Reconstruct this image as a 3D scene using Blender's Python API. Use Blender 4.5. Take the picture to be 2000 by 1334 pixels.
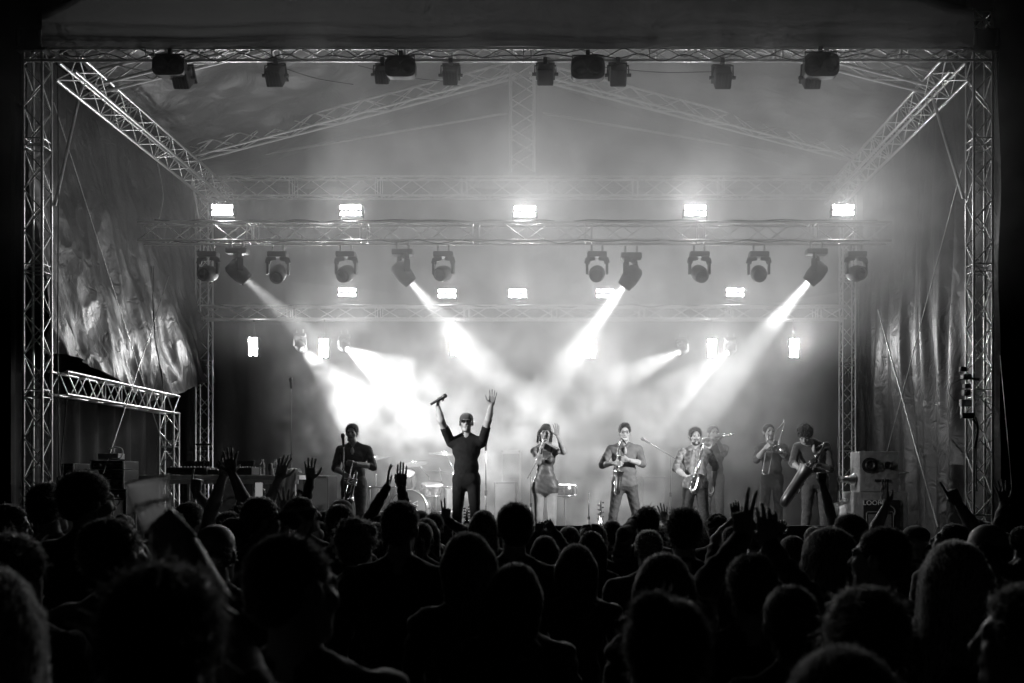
import bpy, bmesh, math, random
import numpy as np
from mathutils import Vector, Matrix, Quaternion, noise

for _o in list(bpy.data.objects):
    bpy.data.objects.remove(_o, do_unlink=True)
SC = bpy.context.scene
COL = SC.collection
rnd = random.Random(7)
R = math.radians

# ------------------------------------------------------------------ camera
ZC = 2.00            # eye height, metres above the grass
HX, HY = 1097.0, 940.0   # where level lines running away from the camera meet, in photo pixels
cam_d = bpy.data.cameras.new('camera')
cam_d.sensor_width = 36.0
cam_d.lens = 36.0
cam_d.shift_x = (1000.0 - HX) / 2000.0
cam_d.shift_y = (HY - 667.0) / 2000.0
cam_d.clip_start = 0.05
cam_d.clip_end = 2000.0
cam_d.dof.use_dof = True
cam_d.dof.focus_distance = 13.2
cam_d.dof.aperture_fstop = 3.2
cam = bpy.data.objects.new('camera', cam_d)
cam.location = (0, 0, ZC)
cam.rotation_euler = (R(90), 0, 0)
COL.objects.link(cam)
SC.camera = cam

def P(px, py, Y):
    return Vector(((px - HX) * Y / 2000.0, Y, ZC + (HY - py) * Y / 2000.0))

# ------------------------------------------------------------------ night sky
world = bpy.data.worlds.new('World')
SC.world = world
world.use_nodes = True
nt = world.node_tree
nt.nodes.clear()
sky = nt.nodes.new('ShaderNodeTexSky')
sky.sky_type = 'NISHITA'
sky.sun_disc = False
sky.sun_elevation = R(-4)
sky.sun_rotation = R(180)
bw = nt.nodes.new('ShaderNodeRGBToBW')
bgn = nt.nodes.new('ShaderNodeBackground')
bgn.inputs['Strength'].default_value = 0.012
wout = nt.nodes.new('ShaderNodeOutputWorld')
nt.links.new(sky.outputs[0], bw.inputs[0])
nt.links.new(bw.outputs[0], bgn.inputs[0])
nt.links.new(bgn.outputs[0], wout.inputs[0])

# ------------------------------------------------------------------ exposure, sampling
SC.view_settings.view_transform = 'Standard'
SC.view_settings.look = 'None'
SC.view_settings.exposure = 0.0
SC.view_settings.gamma = 1.0
SC.view_settings.use_curve_mapping = False
cy = SC.cycles
cy.use_denoising = True
cy.use_adaptive_sampling = True
cy.adaptive_threshold = 0.03
cy.adaptive_min_samples = 20
cy.max_bounces = 5
cy.diffuse_bounces = 2
cy.glossy_bounces = 2
cy.transmission_bounces = 4
cy.transparent_max_bounces = 8
cy.volume_bounces = 3
cy.volume_step_rate = 3.5
cy.volume_max_steps = 96
cy.caustics_reflective = False
cy.caustics_refractive = False
cy.sample_clamp_indirect = 4.0
cy.use_light_tree = True

# ------------------------------------------------------------------ materials
MATS = {}
def mat(name, v=0.2, rough=0.6, metal=0.0, bump=0.0, scale=20.0, var=0.0, coat=0.0, spec=0.5, detail=3.0, sheen=0.0, trans=0.0):
    if name in MATS:
        return MATS[name]
    m = bpy.data.materials.new(name)
    m.use_nodes = True
    n = m.node_tree.nodes
    l = m.node_tree.links
    b = n['Principled BSDF']
    b.inputs['Base Color'].default_value = (v, v, v, 1)
    b.inputs['Roughness'].default_value = rough
    b.inputs['Metallic'].default_value = metal
    b.inputs['Coat Weight'].default_value = coat
    b.inputs['Specular IOR Level'].default_value = spec
    b.inputs['Sheen Weight'].default_value = sheen
    b.inputs['Transmission Weight'].default_value = trans
    if bump or var:
        tc = n.new('ShaderNodeTexCoord')
        nz = n.new('ShaderNodeTexNoise')
        nz.inputs['Scale'].default_value = scale
        nz.inputs['Detail'].default_value = detail
        l.new(tc.outputs['Object'], nz.inputs['Vector'])
        if bump:
            bp = n.new('ShaderNodeBump')
            bp.inputs['Strength'].default_value = min(1.0, bump)
            bp.inputs['Distance'].default_value = 0.02 * max(1.0, bump)
            l.new(nz.outputs[0], bp.inputs['Height'])
            l.new(bp.outputs[0], b.inputs['Normal'])
        if var:
            mr = n.new('ShaderNodeMapRange')
            mr.inputs[1].default_value = 0.3
            mr.inputs[2].default_value = 0.7
            mr.inputs[3].default_value = max(0.0, v * (1 - var))
            mr.inputs[4].default_value = v * (1 + var)
            l.new(nz.outputs[0], mr.inputs[0])
            l.new(mr.outputs[0], b.inputs['Base Color'])
    MATS[name] = m
    return m

def emit(name, strength):
    if name in MATS:
        return MATS[name]
    m = bpy.data.materials.new(name)
    m.use_nodes = True
    n = m.node_tree.nodes
    n.clear()
    e = n.new('ShaderNodeEmission')
    e.inputs[0].default_value = (1, 1, 1, 1)
    e.inputs[1].default_value = strength
    o = n.new('ShaderNodeOutputMaterial')
    m.node_tree.links.new(e.outputs[0], o.inputs[0])
    MATS[name] = m
    return m

M_ALU = mat('brushed_aluminium', 0.62, 0.34, 1.0, var=0.12, scale=6)
M_ALUD = mat('worn_aluminium', 0.4, 0.45, 1.0, var=0.2, scale=5)
M_BLACK = mat('black_plastic', 0.012, 0.5, var=0.3, scale=8)
M_BLACKG = mat('gloss_black', 0.012, 0.25)
M_BLACKM = mat('black_metal', 0.02, 0.4, 0.3)
M_CHROME = mat('chrome', 0.75, 0.15, 1.0)
M_STEEL = mat('dark_steel', 0.12, 0.4, 1.0)
M_WIRE = mat('steel_wire', 0.5, 0.4, 1.0)
M_CABLE = mat('cable_rubber', 0.012, 0.55)
M_LENS = mat('lens_glass', 0.02, 0.06, 0.0, coat=1.0)
M_FOIL = mat('crinkled_foil', 0.5, 0.38, 0.6, bump=0.7, scale=16, var=0.15, detail=5)
M_FOILD = mat('foil_edge', 0.6, 0.3, 1.0)
M_WHITE = mat('white_plastic', 0.7, 0.4)
M_GREY = mat('grey_plastic', 0.25, 0.45)
M_BRASS = mat('lacquered_brass', 0.62, 0.22, 1.0)
M_SKIN = mat('skin', 0.34, 0.5, var=0.1, scale=14, bump=0.08)
M_SKINC = mat('skin_crowd', 0.30, 0.5)
M_SKIND = mat('skin_brown', 0.22, 0.45, var=0.1, scale=14)
M_HAIRD = mat('dark_hair', 0.02, 0.42, spec=0.5)
M_HAIRM = mat('brown_hair', 0.055, 0.45, spec=0.5)
M_HAIRL = mat('fair_hair', 0.22, 0.45, spec=0.4)
M_CLOTHB = mat('black_cloth', 0.014, 0.85, bump=0.3, scale=30, sheen=0.7)
M_CLOTHG = mat('charcoal_cloth', 0.035, 0.85, bump=0.3, scale=30, sheen=0.7)
M_DENIM = mat('dark_denim', 0.05, 0.85, bump=0.4, scale=40, var=0.3)
M_SHIRT = mat('grey_shirt', 0.12, 0.8, bump=0.9, scale=9, var=0.2)
M_WOOD = mat('stage_ply', 0.03, 0.55, var=0.3, scale=3, bump=0.2)

# ------------------------------------------------------------------ object helpers
def tag(o, label=None, cat=None, group=None, kind=None):
    if label: o['label'] = label
    if cat: o['category'] = cat
    if group: o['group'] = group
    if kind: o['kind'] = kind
    return o

def empty(name, loc=(0, 0, 0), rz=0.0, parent=None):
    o = bpy.data.objects.new(name, None)
    o.empty_display_size = 0.1
    COL.objects.link(o)
    o.location = loc
    o.rotation_euler = (0, 0, rz)
    if parent: o.parent = parent
    return o

def link(name, me, parent=None, loc=None, rot=None, mtx=None):
    o = bpy.data.objects.new(name, me)
    COL.objects.link(o)
    if parent: o.parent = parent
    if mtx is not None: o.matrix_basis = mtx
    if loc is not None: o.location = loc
    if rot is not None: o.rotation_euler = rot
    return o

def bm_obj(name, bm, m, parent=None, smooth=False, **kw):
    me = bpy.data.meshes.new(name)
    bm.to_mesh(me)
    bm.free()
    for x in (m if isinstance(m, (list, tuple)) else [m]):
        me.materials.append(x)
    if smooth:
        me.polygons.foreach_set('use_smooth', [True] * len(me.polygons))
    return link(name, me, parent, **kw)

def box(bm, c, s, rot=None, bevel=0.0):
    g = bmesh.ops.create_cube(bm, size=1.0)
    vs = g['verts']
    for v in vs:
        v.co = Vector((v.co.x * s[0], v.co.y * s[1], v.co.z * s[2]))
    if bevel:
        es = list({e for v in vs for e in v.link_edges})
        r = bmesh.ops.bevel(bm, geom=es, offset=bevel, segments=2, affect='EDGES', profile=0.6)
        vs = list({v for f in r['faces'] for v in f.verts} | {v for v in vs if v.is_valid})
    for v in vs:
        p = v.co
        if rot is not None: p = rot @ p
        v.co = p + Vector(c)
    return vs

def tube(bm, pts, r, n=8, cap=True):
    """A tube through pts; r is a radius or one for each point."""
    pts = [Vector(p) for p in pts]
    rs = r if isinstance(r, (list, tuple)) else [r] * len(pts)
    rings = []
    up = None
    for i, p in enumerate(pts):
        a = pts[max(0, i - 1)]
        b = pts[min(len(pts) - 1, i + 1)]
        d = (b - a)
        if d.length < 1e-9: d = Vector((0, 0, 1))
        d.normalize()
        if up is None:
            up = Vector((0, 0, 1)) if abs(d.z) < 0.9 else Vector((1, 0, 0))
        s = d.cross(up)
        if s.length < 1e-6: s = d.orthogonal()
        s.normalize()
        up = s.cross(d).normalized()
        rings.append([bm.verts.new(p + rs[i] * (math.cos(t) * s + math.sin(t) * up)) for t in [2 * math.pi * k / n for k in range(n)]])
    for a, b in zip(rings, rings[1:]):
        for k in range(n):
            bm.faces.new((a[k], a[(k + 1) % n], b[(k + 1) % n], b[k]))
    if cap:
        bm.faces.new(list(reversed(rings[0])))
        bm.faces.new(rings[-1])

def lathe(bm, prof, n=20, mtx=None):
    """Revolve (radius, height) pairs about z; mtx moves the result."""
    rings = []
    for r, z in prof:
        if r < 1e-5:
            rings.append([bm.verts.new((0, 0, z))])
        else:
            rings.append([bm.verts.new((r * math.cos(2 * math.pi * k / n), r * math.sin(2 * math.pi * k / n), z)) for k in range(n)])
    for a, b in zip(rings, rings[1:]):
        for k in range(n):
            k2 = (k + 1) % n
            if len(a) == 1 and len(b) == 1: continue
            if len(a) == 1: bm.faces.new((a[0], b[k2], b[k]))
            elif len(b) == 1: bm.faces.new((a[k], a[k2], b[0]))
            else: bm.faces.new((a[k], a[k2], b[k2], b[k]))
    if mtx is not None:
        for ring in rings:
            for v in ring: v.co = mtx @ v.co

def look(d, up=(0, 0, 1)):
    """Rotation that turns +z to direction d."""
    return Vector(d).to_track_quat('Z', 'Y').to_matrix()

_unit = {}
def unit_tube(m, n=8):
    k = (m.name, n)
    if k not in _unit:
        bm = bmesh.new()
        tube(bm, [(0, 0, 0), (0, 0, 1)], 1.0, n)
        me = bpy.data.meshes.new('tube_' + m.name)
        bm.to_mesh(me); bm.free()
        me.materials.append(m)
        for p in me.polygons: p.use_smooth = len(p.vertices) == 4
        _unit[k] = me
    return _unit[k]

def strut(name, a, b, r, m, parent, n=8):
    a = Vector(a); b = Vector(b)
    d = b - a
    mt = Matrix.Translation(a) @ d.to_track_quat('Z', 'Y').to_matrix().to_4x4() @ Matrix.Diagonal((r, r, d.length, 1))
    return link(name, unit_tube(m, n), parent, mtx=mt)

def truss(name, label, A, B, corners, bay=0.5, cr=0.0175, br=0.0078, m=None, faces=(0, 1, 2, 3), joints=1.5, cat='truss', group=None, single=False):
    """A lattice truss from A to B. corners are offsets of its chords; braces zigzag in each face."""
    m = m or M_ALU
    A = Vector(A); B = Vector(B)
    root = empty(name, A)
    tag(root, label, cat, group)
    D = B - A
    L = D.length
    cs = [Vector(c) for c in corners]
    for c in cs:
        strut('chord', c, D + c, cr, m, root)
    n = max(2, int(round(L / bay)))
    k = len(cs)
    for f in faces:
        c0, c1 = cs[f % k], cs[(f + 1) % k]
        for i in range(n):
            a, b = (c0, c1) if (i + f) % 2 == 0 else (c1, c0)
            strut('brace', a + D * (i / n), b + D * ((i + 1) / n), br, m, root, 6)
        if joints:
            nj = int(L / joints)
            for j in range(1, nj + 1):
                t = j * joints / L
                for e in (-0.045, 0.045):
                    if 0 < t + e / L < 1:
                        strut('rung', c0 + D * (t + e / L), c1 + D * (t + e / L), br, m, root, 6)
    return root

def sq(w, h, ax):
    """Square chord offsets about the truss line; ax is 'x', 'y' or 'z', the way the truss runs."""
    w, h = w / 2, h / 2
    if ax == 'x': return [(0, -w, -h), (0, -w, h), (0, w, h), (0, w, -h)]
    if ax == 'y': return [(-w, 0, -h), (-w, 0, h), (w, 0, h), (w, 0, -h)]
    return [(-w, -h, 0), (w, -h, 0), (w, h, 0), (-w, h, 0)]
# ================================================================== setting
XL, XR, XC = -6.30, 5.02, -0.64  # stage numbers here and below: a larger first layout scaled about the camera
YF, YB = 12.2, 18.06
FZ = 1.08           # stage floor

def noisy_sheet(nu, nv, fn):
    bm = bmesh.new()
    g = [[bm.verts.new(fn(i / nu, j / nv)) for j in range(nv + 1)] for i in range(nu + 1)]
    for i in range(nu):
        for j in range(nv):
            bm.faces.new((g[i][j], g[i + 1][j], g[i + 1][j + 1], g[i][j + 1]))
    return bm

M_GRASS = mat('trodden_grass', 0.05, 0.9, var=0.6, scale=3, bump=0.5)
bm = noisy_sheet(4, 4, lambda u, v: ((u - 0.5) * 1200, -300 + v * 1200, 0))
tag(bm_obj('ground', bm, M_GRASS), kind='structure')

bm = bmesh.new()
box(bm, (XC, 15.1, FZ - 0.06), (11.9, 6.8, 0.12))
floor = tag(bm_obj('stage_floor', bm, M_WOOD), kind='structure')
M_SKIRT = mat('stage_skirt_cloth', 0.012, 0.9, bump=0.4, scale=6)
bm = noisy_sheet(160, 2, lambda u, v: (XC - 5.95 + 11.9 * u, 11.67 + 0.025 * math.sin(u * 330), 0.0 + (FZ - 0.005) * v))
tag(bm_obj('stage_skirt', bm, M_SKIRT, smooth=True), 'black pleated cloth hung along the front of the stage deck', 'skirt')

# tarpaulins: roof, back, sides, front gable
def fold(p, s, a, seed=0.0):
    return a * noise.noise(Vector((p[0] * s, p[1] * s, p[2] * s + seed)))

def sheet_mat(name, v, rough, bump, scale, coat=0.0, trans=0.0):
    """Woven, coated sheet: a Principled face mixed with a little translucency."""
    m = bpy.data.materials.new(name)
    m.use_nodes = True
    n = m.node_tree.nodes; l = m.node_tree.links
    b = n['Principled BSDF']
    b.inputs['Base Color'].default_value = (v, v, v, 1)
    b.inputs['Roughness'].default_value = rough
    b.inputs['Coat Weight'].default_value = coat
    b.inputs['Coat Roughness'].default_value = 0.2
    tc = n.new('ShaderNodeTexCoord')
    nz = n.new('ShaderNodeTexNoise'); nz.inputs['Scale'].default_value = scale; nz.inputs['Detail'].default_value = 4
    nz.inputs['Distortion'].default_value = 0.8
    vo = n.new('ShaderNodeTexVoronoi'); vo.inputs['Scale'].default_value = scale * 0.8
    vo.feature = 'SMOOTH_F1'
    ad = n.new('ShaderNodeMath'); ad.operation = 'ADD'
    l.new(tc.outputs['Object'], nz.inputs['Vector']); l.new(nz.outputs['Color'], vo.inputs['Vector'])
    l.new(tc.outputs['Object'], nz.inputs['Vector'])
    l.new(nz.outputs[0], ad.inputs[0]); l.new(vo.outputs[0], ad.inputs[1])
    bp = n.new('ShaderNodeBump'); bp.inputs['Strength'].default_value = bump; bp.inputs['Distance'].default_value = 0.06
    l.new(ad.outputs[0], bp.inputs['Height']); l.new(bp.outputs[0], b.inputs['Normal'])
    if trans:
        t = n.new('ShaderNodeBsdfTranslucent'); t.inputs[0].default_value = (trans, trans, trans, 1)
        a = n.new('ShaderNodeAddShader')
        l.new(b.outputs[0], a.inputs[0]); l.new(t.outputs[0], a.inputs[1])
        l.new(a.outputs[0], n['Material Output'].inputs[0])
    return m

M_TARP = sheet_mat('roof_tarpaulin', 0.05, 0.45, 0.8, 1.6)
M_TARPS = sheet_mat('side_tarpaulin', 0.011, 0.47, 0.26, 4.0)
M_TARPF = sheet_mat('front_gable_mesh', 0.015, 0.7, 0.3, 2.0, trans=0.045)
M_DRAPE = mat('black_drape', 0.010, 0.85, bump=0.3, scale=4)

EZ, RZ = 7.36, 9.19   # eaves, ridge
def roof_side(s):
    def fn(u, v):
        x = XC + s * (5.55 * (1 - u))
        y = 12.16 + 6.2 * v
        z = EZ + (RZ - EZ) * u
        sag = 0.08 * math.sin(math.pi * u) * math.sin(math.pi * v * 2) ** 2
        return (x, y, z - sag + fold((x, y, z), 1.1, 0.10, 3) + 0.03 * math.sin(9 * v + 14 * u) + 0.05 * (1 - 2 * abs(noise.noise(Vector((x * 1.6 + y * 0.6, y * 1.4 - x * 0.4, 8))))))
    return noisy_sheet(60, 60, fn)
for s, w in ((-1, 'over the side with the mixing desk'), (1, 'over the robot prop side')):
    tag(bm_obj('roof_tarpaulin', roof_side(s), M_TARP, smooth=True), 'dark sagging roof tarpaulin sloping ' + w, 'tarpaulin', 'roof tarpaulins')

def fascia(u, v):
    x = XC + (u - 0.5) * 11.0
    top = EZ + 0.2 + (RZ - EZ) * (1 - abs(u - 0.5) * 2)
    z0 = 7.12 + 0.01 * math.sin(u * 40)
    return (x, 12.09 + fold((x, 0, v), 0.8, 0.05), z0 + (top - z0) * v)
tag(bm_obj('gable_cloth', noisy_sheet(80, 12, fascia), M_TARPF, smooth=True), 'dark triangular gable cloth above the front truss', 'cloth')

def back(u, v):
    x = XC - 6.55 + 13.1 * u
    return (x, 18.5 + 0.05 * math.sin(u * 120 + 3 * math.sin(u * 9)) + fold((x, 0, v * 8), 0.7, 0.06), 0.4 + 6.9 * v)
tag(bm_obj('back_drape', noisy_sheet(220, 10, back), M_DRAPE, smooth=True), 'black pleated drape closing the back of the stage', 'drape')

def left_wall(u, v):
    y = 12.43 + 5.87 * u
    bot = 3.40 + 0.18 * math.sin(u * 7 + 1) + 0.4 * max(0, u - 0.55)
    z = bot + (EZ - bot) * v
    # big diagonal drags plus crumple growing towards the hem
    drag = math.sin((y * 1.5 + z * 1.0) * 2.8 + 1.2 * noise.noise(Vector((y, z, 0))))
    cr = 0.05 + 0.20 * (1 - v) ** 1.5
    q = Vector((y * 1.0 + z * 0.35, z * 0.45 - y * 0.2, 5))
    crease = 1 - abs(noise.noise(q * 2.6)) * 2.2
    fine = 1 - abs(noise.noise(Vector((y * 7 + z * 2.5, z * 2.6, 3)))) * 2
    dx = 0.07 * drag * (1 - v * 0.6) + 0.7 * cr * noise.noise(q * 1.4) + 0.07 * crease * (1.15 - v) + 0.013 * fine * (1.25 - v)
    return (-6.52 + dx * 0.8 + 0.27 * (1 - v) ** 2, y, z)
tag(bm_obj('side_tarpaulin', noisy_sheet(220, 220, left_wall), M_TARPS, smooth=True), 'shiny crumpled side tarpaulin hanging behind the lattice portal', 'tarpaulin')
def right_wall(u, v):
    y = 12.43 + 5.87 * u
    z = FZ - 0.3 + (EZ - FZ + 0.3) * v
    pl = math.sin(y * 12 + 2.0 * noise.noise(Vector((y, z * 0.25, 1))) * 2)
    return (5.30 - 0.05 * pl * (1.1 - 0.5 * v) - 0.12 * noise.noise(Vector((y * 1.2, z * 0.35, 2))) - 0.04 * noise.noise(Vector((y * 6, z * 0.8, 7))), y, z)
tag(bm_obj('side_tarpaulin', noisy_sheet(160, 60, right_wall), M_TARPS, smooth=True), 'shiny side tarpaulin in upright pleats behind the robot prop', 'tarpaulin')
def left_drape(u, v):
    y = 12.66 + 5.64 * u
    return (-6.86 + 0.06 * math.sin(y * 11), y, 0.2 + 6.6 * v)
tag(bm_obj('side_drape', noisy_sheet(120, 4, left_drape), M_DRAPE, smooth=True), 'black pleated drape behind the shiny crumpled tarpaulin', 'drape')

# ------------------------------------------------------------------ trusses
TS = 0.222
M_ALUW = mat('brightened_aluminium', 0.6, 0.5, 0.25, var=0.1, scale=6)  # truss aluminium made more diffuse so the poorly lit roof trusses look brighter
def tower(x, y, z0, z1, label, ts=TS, m=None):
    return truss('truss_tower', label, (x, y, z0), (x, y, z1), sq(ts, ts, 'z'), bay=0.25, joints=1.5, m=m, group='truss towers of the stage')
tower(XL, YF + 0.11, 0.05, 7.21, 'front aluminium lattice tower beside the shiny crumpled tarpaulin')
tower(XR, YF + 0.11, 0.05, 7.63, 'front aluminium lattice tower with camera gear clamped to it')
tower(XC - 5.665, YB, FZ, 7.02, 'back aluminium lattice tower behind the mixing desk')
tower(XC + 5.68, YB, FZ, 7.02, 'hazy back aluminium lattice tower behind the robot prop')

# front header (three chords)
truss('header_truss', 'long aluminium truss across the top front of the stage', (XL - 0.11, YF, 7.086), (XR + 0.11, YF, 7.086),
      [(0, 0, -0.076), (0, 0.0, 0.07), (0, 0.17, 0.0)], bay=0.275, joints=1.5)
# side trusses along the eaves
cl = [(-0.122, 0, -0.152), (-0.084, 0, 0.053), (0.137, 0, 0.16), (0.10, 0, -0.046)]
truss('eaves_truss', 'wide lattice truss along the eaves above the crumpled tarpaulin', (-5.94, YF + 0.08, 6.964), (-5.94, YB + 0.08, 6.964), cl, bay=0.30, cr=0.022)
truss('eaves_truss', 'wide lattice truss along the eaves above the pleated tarpaulin', (4.76, YF + 0.08, 6.964), (4.76, YB + 0.08, 6.964), [(-a, b, c) for a, b, c in cl], bay=0.30, cr=0.022)
# gable rafters
def rafter(y, z0, rise, w, label, s):
    a = Vector((XC + s * 5.49, y, z0)); b = Vector((XC + s * 0.11, y, z0 + rise))
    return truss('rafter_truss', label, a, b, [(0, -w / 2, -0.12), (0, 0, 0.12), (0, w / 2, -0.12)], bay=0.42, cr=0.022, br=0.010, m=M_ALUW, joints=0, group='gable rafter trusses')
rafter(16.78, 7.383, 1.39, 0.22, 'rear gable rafter truss rising from the mixing desk side', -1)
rafter(16.78, 7.383, 1.39, 0.22, 'rear gable rafter truss rising from the robot prop side', 1)
rafter(13.19, 7.139, 1.334, 0.22, 'front gable rafter truss just behind the header, mixing desk side', -1)
rafter(13.19, 7.139, 1.334, 0.22, 'front gable rafter truss just behind the header, robot prop side', 1)
for s, w in ((-1, 'mixing desk'), (1, 'robot prop')):
    t = strut('roof_pipe', (XC + s * 4.5, 17.77, 7.68), (XC + s * 0.3, 17.77, 8.39), 0.022, M_ALUD, None)
    tag(t, 'thin roof pipe sloping up to the ridge on the ' + w + ' side', 'pipe', 'roof pipes')
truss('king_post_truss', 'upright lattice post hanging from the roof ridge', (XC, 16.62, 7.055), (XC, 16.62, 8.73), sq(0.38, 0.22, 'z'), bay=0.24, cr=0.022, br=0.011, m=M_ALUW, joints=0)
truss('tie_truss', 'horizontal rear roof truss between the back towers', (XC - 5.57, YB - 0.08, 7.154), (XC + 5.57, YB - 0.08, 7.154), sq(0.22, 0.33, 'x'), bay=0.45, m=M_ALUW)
# lighting trusses
MIDA, MIDB = Vector((-5.64, 13.72, 5.325)), Vector((4.38, 13.72, 5.325))
truss('lighting_truss', 'flown lighting truss carrying moving heads and the top row of lamps', MIDA, MIDB, sq(0.222, 0.244, 'x'), bay=0.32)
truss('lighting_truss', 'rear lighting truss with the second row of lamps on top', (XC - 5.49, 17.54, 4.882), (XC + 5.49, 17.54, 4.882), sq(0.222, 0.222, 'x'), bay=0.38)
# portal by the desk
truss('portal_beam', 'low lattice beam running back from the front tower over the racks', (-6.12, YF + 0.24, 3.197), (-6.12, 16.1, 3.197), sq(0.222, 0.275, 'y'), bay=0.26)
truss('portal_post', 'short lattice post holding the back end of the low portal beam', (-6.12, 15.97, FZ), (-6.12, 15.97, 3.06), sq(0.222, 0.222, 'z'), bay=0.27)

def pipe(name, label, a, b, r, m, cat, group=None):
    return tag(strut(name, a, b, r, m, None), label, cat, group)
pipe('knee_brace', 'slanting tube from eaves truss to front tower by crumpled tarpaulin', P(160, 165, 13.27), P(107, 402, 12.43), 0.02, M_ALU, 'brace', 'knee braces')
pipe('knee_brace', 'slanting tube from eaves truss to the tower with camera gear', P(1821, 190, 13.27), P(1882, 388, 12.43), 0.02, M_ALU, 'brace', 'knee braces')
pipe('knee_brace', 'slanting tube under the far end of the eaves truss above the top corner lamp', P(375, 352, 17.23), P(392, 450, 17.69), 0.02, M_ALU, 'brace', 'knee braces')
pipe('guy_wire', 'guy wire crossing in front of the portal beam, leaning forward', P(330, 540, 16.01), P(202, 925, 12.96), 0.006, M_WIRE, 'wire', 'guy wires')
pipe('guy_wire', 'guy wire crossing in front of the crumpled tarpaulin, leaning back', P(105, 200, 12.96), P(322, 880, 16.01), 0.006, M_WIRE, 'wire', 'guy wires')
pipe('guy_wire', 'guy wire crossing beside the robot prop down to the crowd', P(1715, 605, 15.25), P(1832, 1030, 12.35), 0.010, M_WIRE, 'wire', 'guy wires')
pipe('guy_wire', 'guy wire rising from behind the robot prop to the eaves', P(1732, 884, 14.95), P(1878, 330, 12.66), 0.006, M_WIRE, 'wire', 'guy wires')
pipe('guy_wire', 'thin guy wire slanting outside the tower with camera gear', P(1945, 600, 12.58), P(1977, 960, 12.05), 0.004, M_WIRE, 'wire', 'guy wires')

# ------------------------------------------------------------------ lamps
E_BAR = emit('led_bar_glow', 195.0)
E_BARV = emit('led_tube_glow', 490.0)
E_LENS = emit('spot_lens_glow', 60.0)
E_LENS.cycles.emission_sampling = 'NONE'
E_BAR.cycles.emission_sampling = E_BARV.cycles.emission_sampling = 'FRONT'

def blinder(px, py, Y, label, vertical=False, w=0.275):
    c = P(px, py, Y)
    root = empty('led_blinder', c)
    tag(root, label, 'stage lamp', 'lit two-bar LED lamps')
    a, b = (0.050, w) if vertical else (w, 0.047)
    bm = bmesh.new()
    hw, hh = (0.175, w + 0.03) if vertical else (w + 0.03, 0.16)
    box(bm, (0, 0.06, 0), (hw, 0.11, hh), bevel=0.012)
    bm_obj('housing', bm, M_BLACK, root)
    for s in (-1, 1):
        bm = bmesh.new()
        off = 0.043
        cx, cz = (s * off, 0) if vertical else (0, s * off)
        bm.faces.new([bm.verts.new((cx + i * a / 2, -0.004, cz + j * b / 2)) for i, j in ((-1, -1), (1, -1), (1, 1), (-1, 1))])
        bm_obj('light_bar', bm, E_BARV if vertical else E_BAR, root)
    bm = bmesh.new()
    if vertical:
        tube(bm, [(0, 0.06, hh / 2), (0, 0.06, 0.5)], 0.008)
    else:
        for s in (-1, 1):
            tube(bm, [(s * (hw / 2 + 0.01), 0.06, 0), (s * (hw / 2 + 0.01), 0.06, -0.13), (0, 0.06, -0.145)], 0.008, 6)
    bm_obj('bracket', bm, M_BLACKM, root)
    return root
top_n = ['top row lit lamp at the crumpled tarpaulin end', 'top row lit lamp second from the crumpled tarpaulin', 'top row lit lamp above the middle of the stage',
         'top row lit lamp second from the pleated tarpaulin', 'top row lit lamp at the pleated tarpaulin end']
for (x, y), n in zip(((434, 410), (685, 411), (1025, 413), (1358, 411), (1647, 410)), top_n):
    blinder(x, y, 13.72, n + ', two flat bars')
mid_n = ['first from the desk side', 'second from the desk side', 'third from the desk side', 'fourth from the desk side', 'last, nearest the robot side']
for (x, y), n in zip(((678, 571), (873, 573), (1011, 573), (1182, 573), (1436, 571)), mid_n):
    blinder(x, y, 17.46, 'lit two-bar lamp on the rear truss, ' + n, w=0.29)
low_n = ['first from the desk side', 'second from the desk side', 'third from the desk side', 'fourth from the desk side', 'fifth from the desk side', 'last, nearest the robot side']
for (x, y), n in zip(((494, 677), (632, 680), (889, 676), (1153, 680), (1391, 680), (1551, 680)), low_n):
    blinder(x, y, 17.46, 'lit upright two-tube lamp under the rear truss, ' + n, True, w=0.305)

def spot(root, loc, d, energy, size, blend=0.35, rad=0.04):
    l = bpy.data.lights.new('beam', 'SPOT')
    l.energy = energy; l.spot_size = R(size); l.spot_blend = blend; l.shadow_soft_size = rad
    o = bpy.data.objects.new('beam', l)
    COL.objects.link(o)
    o.parent = root
    o.location = loc
    o.rotation_euler = (-Vector(d)).to_track_quat('Z', 'Y').to_euler()
    return o

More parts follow.
